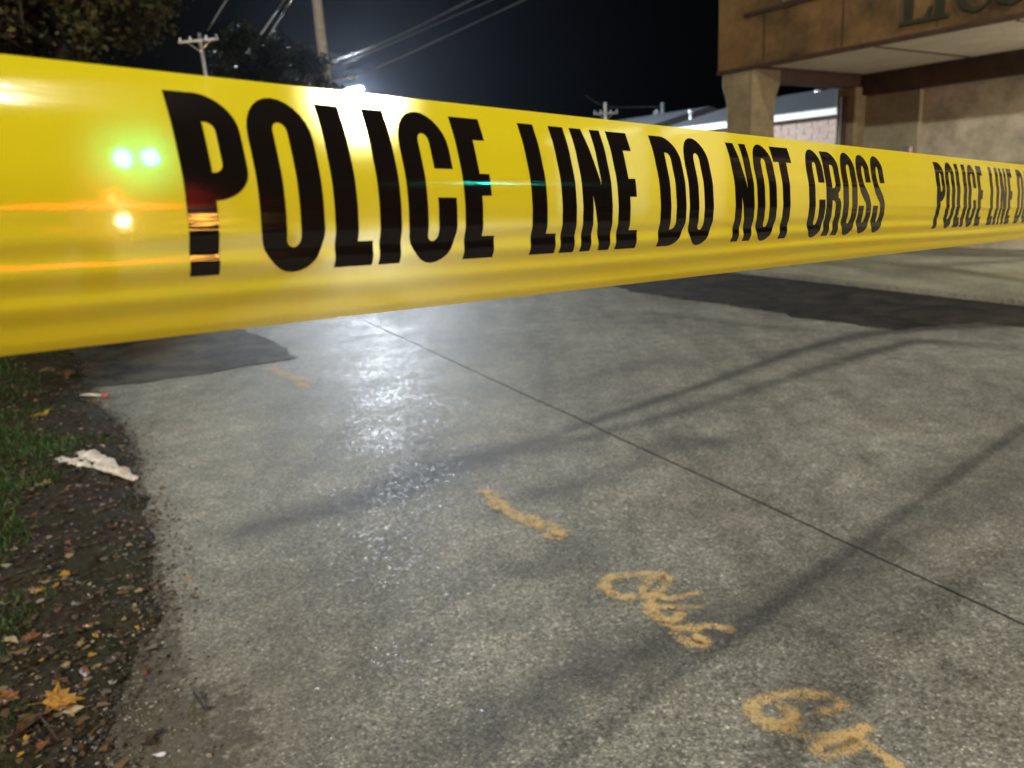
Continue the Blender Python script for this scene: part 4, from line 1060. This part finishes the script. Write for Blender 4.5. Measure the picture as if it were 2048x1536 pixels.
def glyph(ch):
    """returns (outer polygons, holes), width"""
    w_ = {'P': 20.2, 'O': 22.4, 'L': 15.2, 'I': 9.2, 'C': 22.6, 'E': 15.6, 'N': 20.4, 'D': 22, 'T': 22, 'R': 22.6, 'S': 21.2}[ch]
    st = 8.8; tk = 7.6
    ell = lambda x0, y0, x1, y1, ry: arc((x0+x1)/2, y0+ry, (x1-x0)/2, ry, 180, 360, 14)+arc((x0+x1)/2, y1-ry, (x1-x0)/2, ry, 0, 180, 14)
    if ch == 'O': return [ell(0, -.6, w_, hh+.6, 13)], [ell(st-.1, 7.2, w_-st+.1, hh-7.2, 3)], w_
    if ch == 'I': return [rect(0, 0, w_, hh)], [], w_
    if ch == 'L': return [[(0, 0), (st+.2, 0), (st+.2, hh-8.3), (w_, hh-8.3), (w_, hh), (0, hh)]], [], w_
    if ch == 'E': return [[(0, 0), (w_-.6, 0), (w_-.6, 8.4), (st+.2, 8.4), (st+.2, 21.2), (w_-1.6, 21.2), (w_-1.6, 29.4), (st+.2, 29.4), (st+.2, hh-8.4), (w_, hh-8.4), (w_, hh), (0, hh)]], [], w_
    if ch == 'T': return [[(0, 0), (w_, 0), (w_, 8.8), (w_/2+4.6, 8.8), (w_/2+4.6, hh), (w_/2-4.6, hh), (w_/2-4.6, 8.8), (0, 8.8)]], [], w_
    if ch == 'D':
        o = [(0, 0), (9, 0)]+arc(w_-13, 13, 13, 13, -90, 0, 12)+arc(w_-13, hh-13, 13, 13, 0, 90, 12)+[(0, hh)]
        h = [(st+.1, 8), (st+1.6, 8)]+arc(st+1.6, 11.5, 3, 3.5, -90, 0, 6)+arc(st+1.6, hh-11.5, 3, 3.5, 0, 90, 6)+[(st+.1, hh-8)]
        return [o], [h], w_
    if ch == 'P':
        y2 = 31.5; o = [(0, 0), (8, 0)]+arc(w_-12, 11, 12, 11, -90, 0, 12)+arc(w_-12, y2-9, 12, 9, 0, 90, 12)+[(st+.2, y2), (st+.2, hh), (0, hh)]
        h = [(st+.2, 8.6), (st+1, 8.6)]+arc(st+1, 11.4, 2.8, 2.8, -90, 0, 5)+arc(st+1, 20.6, 2.8, 2.8, 0, 90, 5)+[(st+.2, 23.4)]
        return [o], [h], w_
    if ch == 'R':
        o = [(0, 0), (9, 0)]+arc(w_-13, 11, 12.4, 11, -90, 0, 12)+[(w_-.6, 17)]+arc(w_-6, 20, 5.2, 6, 0, 75, 5)+arc(w_-6.5, 33.5, 5.9, 5, -70, 0, 6)+[(w_-.4, hh-4), (w_, hh), (w_-8.6, hh), (w_-9, hh-4), (w_-9, 34.5)]+arc(w_-12, 34.2, 3.0, 3.4, 0, -90, 5)+[(st+.1, 30.8), (st+.1, hh), (0, hh)]
        h = [(st+.1, 8.2), (st+2, 8.2)]+arc(st+2.2, 11.2, 3, 3, -90, 0, 5)+arc(st+2.2, 20, 3, 3, 0, 90, 5)+[(st+.1, 23)]
        return [o], [h], w_
    if ch == 'C':
        i0, i1 = st, w_-st
        o = arc(w_/2, 12.4, w_/2, 13, 180, 360, 14)+[(w_, 19.8), (i1, 19.8), (i1, 10.2)]+arc(w_/2, 10.2, (i1-i0)/2, 3, 0, -180, 8)+[(i0, hh-10.2)]+arc(w_/2, hh-10.2, (i1-i0)/2, 3, 180, 0, 8)+[(i1, 30.2), (w_, 30.2)]+arc(w_/2, hh-12.4, w_/2, 13, 0, 180, 14)
        return [o], [], w_
    if ch == 'N': return [[(0, 0), (7.6, 0), (13.4, 24.5), (13.4, 0), (w_, 0), (w_, hh), (12.8, hh), (7.0, 29), (7.0, hh), (0, hh)]], [], w_
    if ch == 'S':
        c0 = 4.3; c1 = w_-4.3; mx = w_/2; 
        path = [(c1, 18.6), (c1, 13)]+arc(mx, 10.8, c1-mx, 7.2, 0, -180, 12)[1:]+[(c0, 15.5), (c0+.7, 19.5), (c0+2.6, 23.2), (mx, 26.6), (c1-2.4, 30), (c1-.6, 33.6), (c1, 38)]+arc(mx, hh-10.8, c1-mx, 7.2, 0, 180, 12)[0:]+[(c0, 38.6), (c0, 34.2)]
        return [stroke(path, 8.6, 7.4)], [], w_
def sub(poly, step=1.5):
    out = []
    for i in range(len(poly)):
        a, b = poly[i], poly[(i+1) % len(poly)]; L = math.dist(a, b)
        if L < 1e-4: continue
        n = max(1, int(math.ceil(L/step)))
        for k in range(n): out.append((a[0]+(b[0]-a[0])*k/n, a[1]+(b[1]-a[1])*k/n))
    return out
def inside(P, poly):
    x, y = P[:, 0], P[:, 1]; r_ = np.zeros(len(P), bool); n = len(poly)
    for i in range(n):
        (x0, y0), (x1, y1) = poly[i], poly[(i+1) % n]
        if y0 == y1: continue
        c = ((y0 > y) != (y1 > y)) & (x < (x1-x0)*(y-y0)/(y1-y0)+x0); r_ ^= c
    return r_
GC = {}
def glyph_mesh(ch):
    if ch in GC: return GC[ch]
    outs, holes, w_ = glyph(ch); verts = []; edges = []
    polys = [sub(p) for p in outs+holes]
    for p in polys:
        b = len(verts); verts += [Vector(q) for q in p]; edges += [(b+i, b+(i+1) % len(p)) for i in range(len(p))]
    gx = np.arange(-.5, w_+1, 2.0); gy = np.arange(.4, hh, 1.5)
    GP = np.array([(x, y) for x in gx for y in gy])
    E = np.array([tuple(v_) for v_ in verts])
    m_ = np.zeros(len(GP), bool)
    for p in polys[:len(outs)]: m_ |= inside(GP, p)
    for p in polys[len(outs):]: m_ &= ~inside(GP, p)
    dmin = np.array([np.min(np.hypot(*(E-g).T)) for g in GP]); m_ &= dmin > .6
    verts += [Vector(g) for g in GP[m_]]
    v_, e_, f_, *_ = delaunay_2d_cdt(verts, edges, [], 0, 1e-5)
    V = np.array([(a.x, a.y) for a in v_]); Fc = [list(t) for t in f_]
    cen = np.array([V[t].mean(0) for t in Fc]); k = np.zeros(len(cen), bool)
    for p in polys[:len(outs)]: k |= inside(cen, p)
    for p in polys[len(outs):]: k &= ~inside(cen, p)
    ar = np.array([abs((V[t[1]][0]-V[t[0]][0])*(V[t[2]][1]-V[t[0]][1])-(V[t[2]][0]-V[t[0]][0])*(V[t[1]][1]-V[t[0]][1])) for t in Fc]); k &= ar > .02
    GC[ch] = (V, [t for t, kk in zip(Fc, k) if kk], w_); return GC[ch]
TEXT = [('P', 44.0), ('O', 66.5), ('L', 92.9), ('I', 110.8), ('C', 123.2), ('E', 149.9), ('L', 186.3), ('I', 204.6), ('N', 218.0), ('E', 242.6), ('D', 275.3), ('O', 300.2), ('N', 344.4), ('O', 368.2), ('T', 391.6), ('C', 431.6), ('R', 455.6), ('O', 480.8), ('S', 505.2), ('S', 529.4)]
PERIOD = 612.5
def letters():
    for rep in range(-1, 4):
        for ch, s0 in TEXT:
            V, Fc, w_ = glyph_mesh(ch); s_ = (s0+rep*PERIOD)/1000
            if s_ < S0+.01 or s_+w_/1000 > min(S1, 2.0)-.01: continue
            A = s_+V[:, 0]/1000; B = LV0+(LV1-LV0)*V[:, 1]/hh
            P = tape(A, B, .00012)
            me = fastmesh('letter', P, np.array([t for t in Fc if len(t) == 3]))
            u = me.uv_layers.new(name='UVMap'); li = np.zeros(len(me.loops), np.int32); me.loops.foreach_get('vertex_index', li)
            u.data.foreach_set('uv', np.stack([A, B*TW], -1)[li].astype(np.float32).ravel())
            if me.polygons[0].normal.dot(Vector(Tn)) < 0: me.flip_normals()
            link('letter', me, M_ink, tp, True)
letters()
# posts the tape is tied to, both outside the frame
for s_, lab in ((S0, 'steel post holding the near end of the police tape'), (S1, 'steel post holding the far end of the police tape')):
    p = TA+Td*s_; e = empty('steel_post', (p[0], p[1], 0), lab, 'post', 'posts holding the tape')
    MB().tube([(p[0]+.0, p[1]-.0, 0), (p[0], p[1], 1.45)], .02, 12).build('post_shaft', M_pole, e, True)
    MB().tube([(p[0], p[1], 1.45), (p[0], p[1], 1.47)], [.023, .015], 12).build('post_cap', M_tyre, e, True)

# ================================================================== NIGHT AIR
HZ = NT('night_air'); HZ.t.nodes.remove(HZ.p)
pv = HZ.n('ShaderNodeVolumePrincipled', Color=(.72, .82, 1, 1), Density=.00011, Anisotropy=.78); HZ.l(pv.outputs[0], HZ.out.inputs['Volume'])
stuff(MB().box((0, 35, 6), (120, 120, 14)).build('haze', HZ.m))
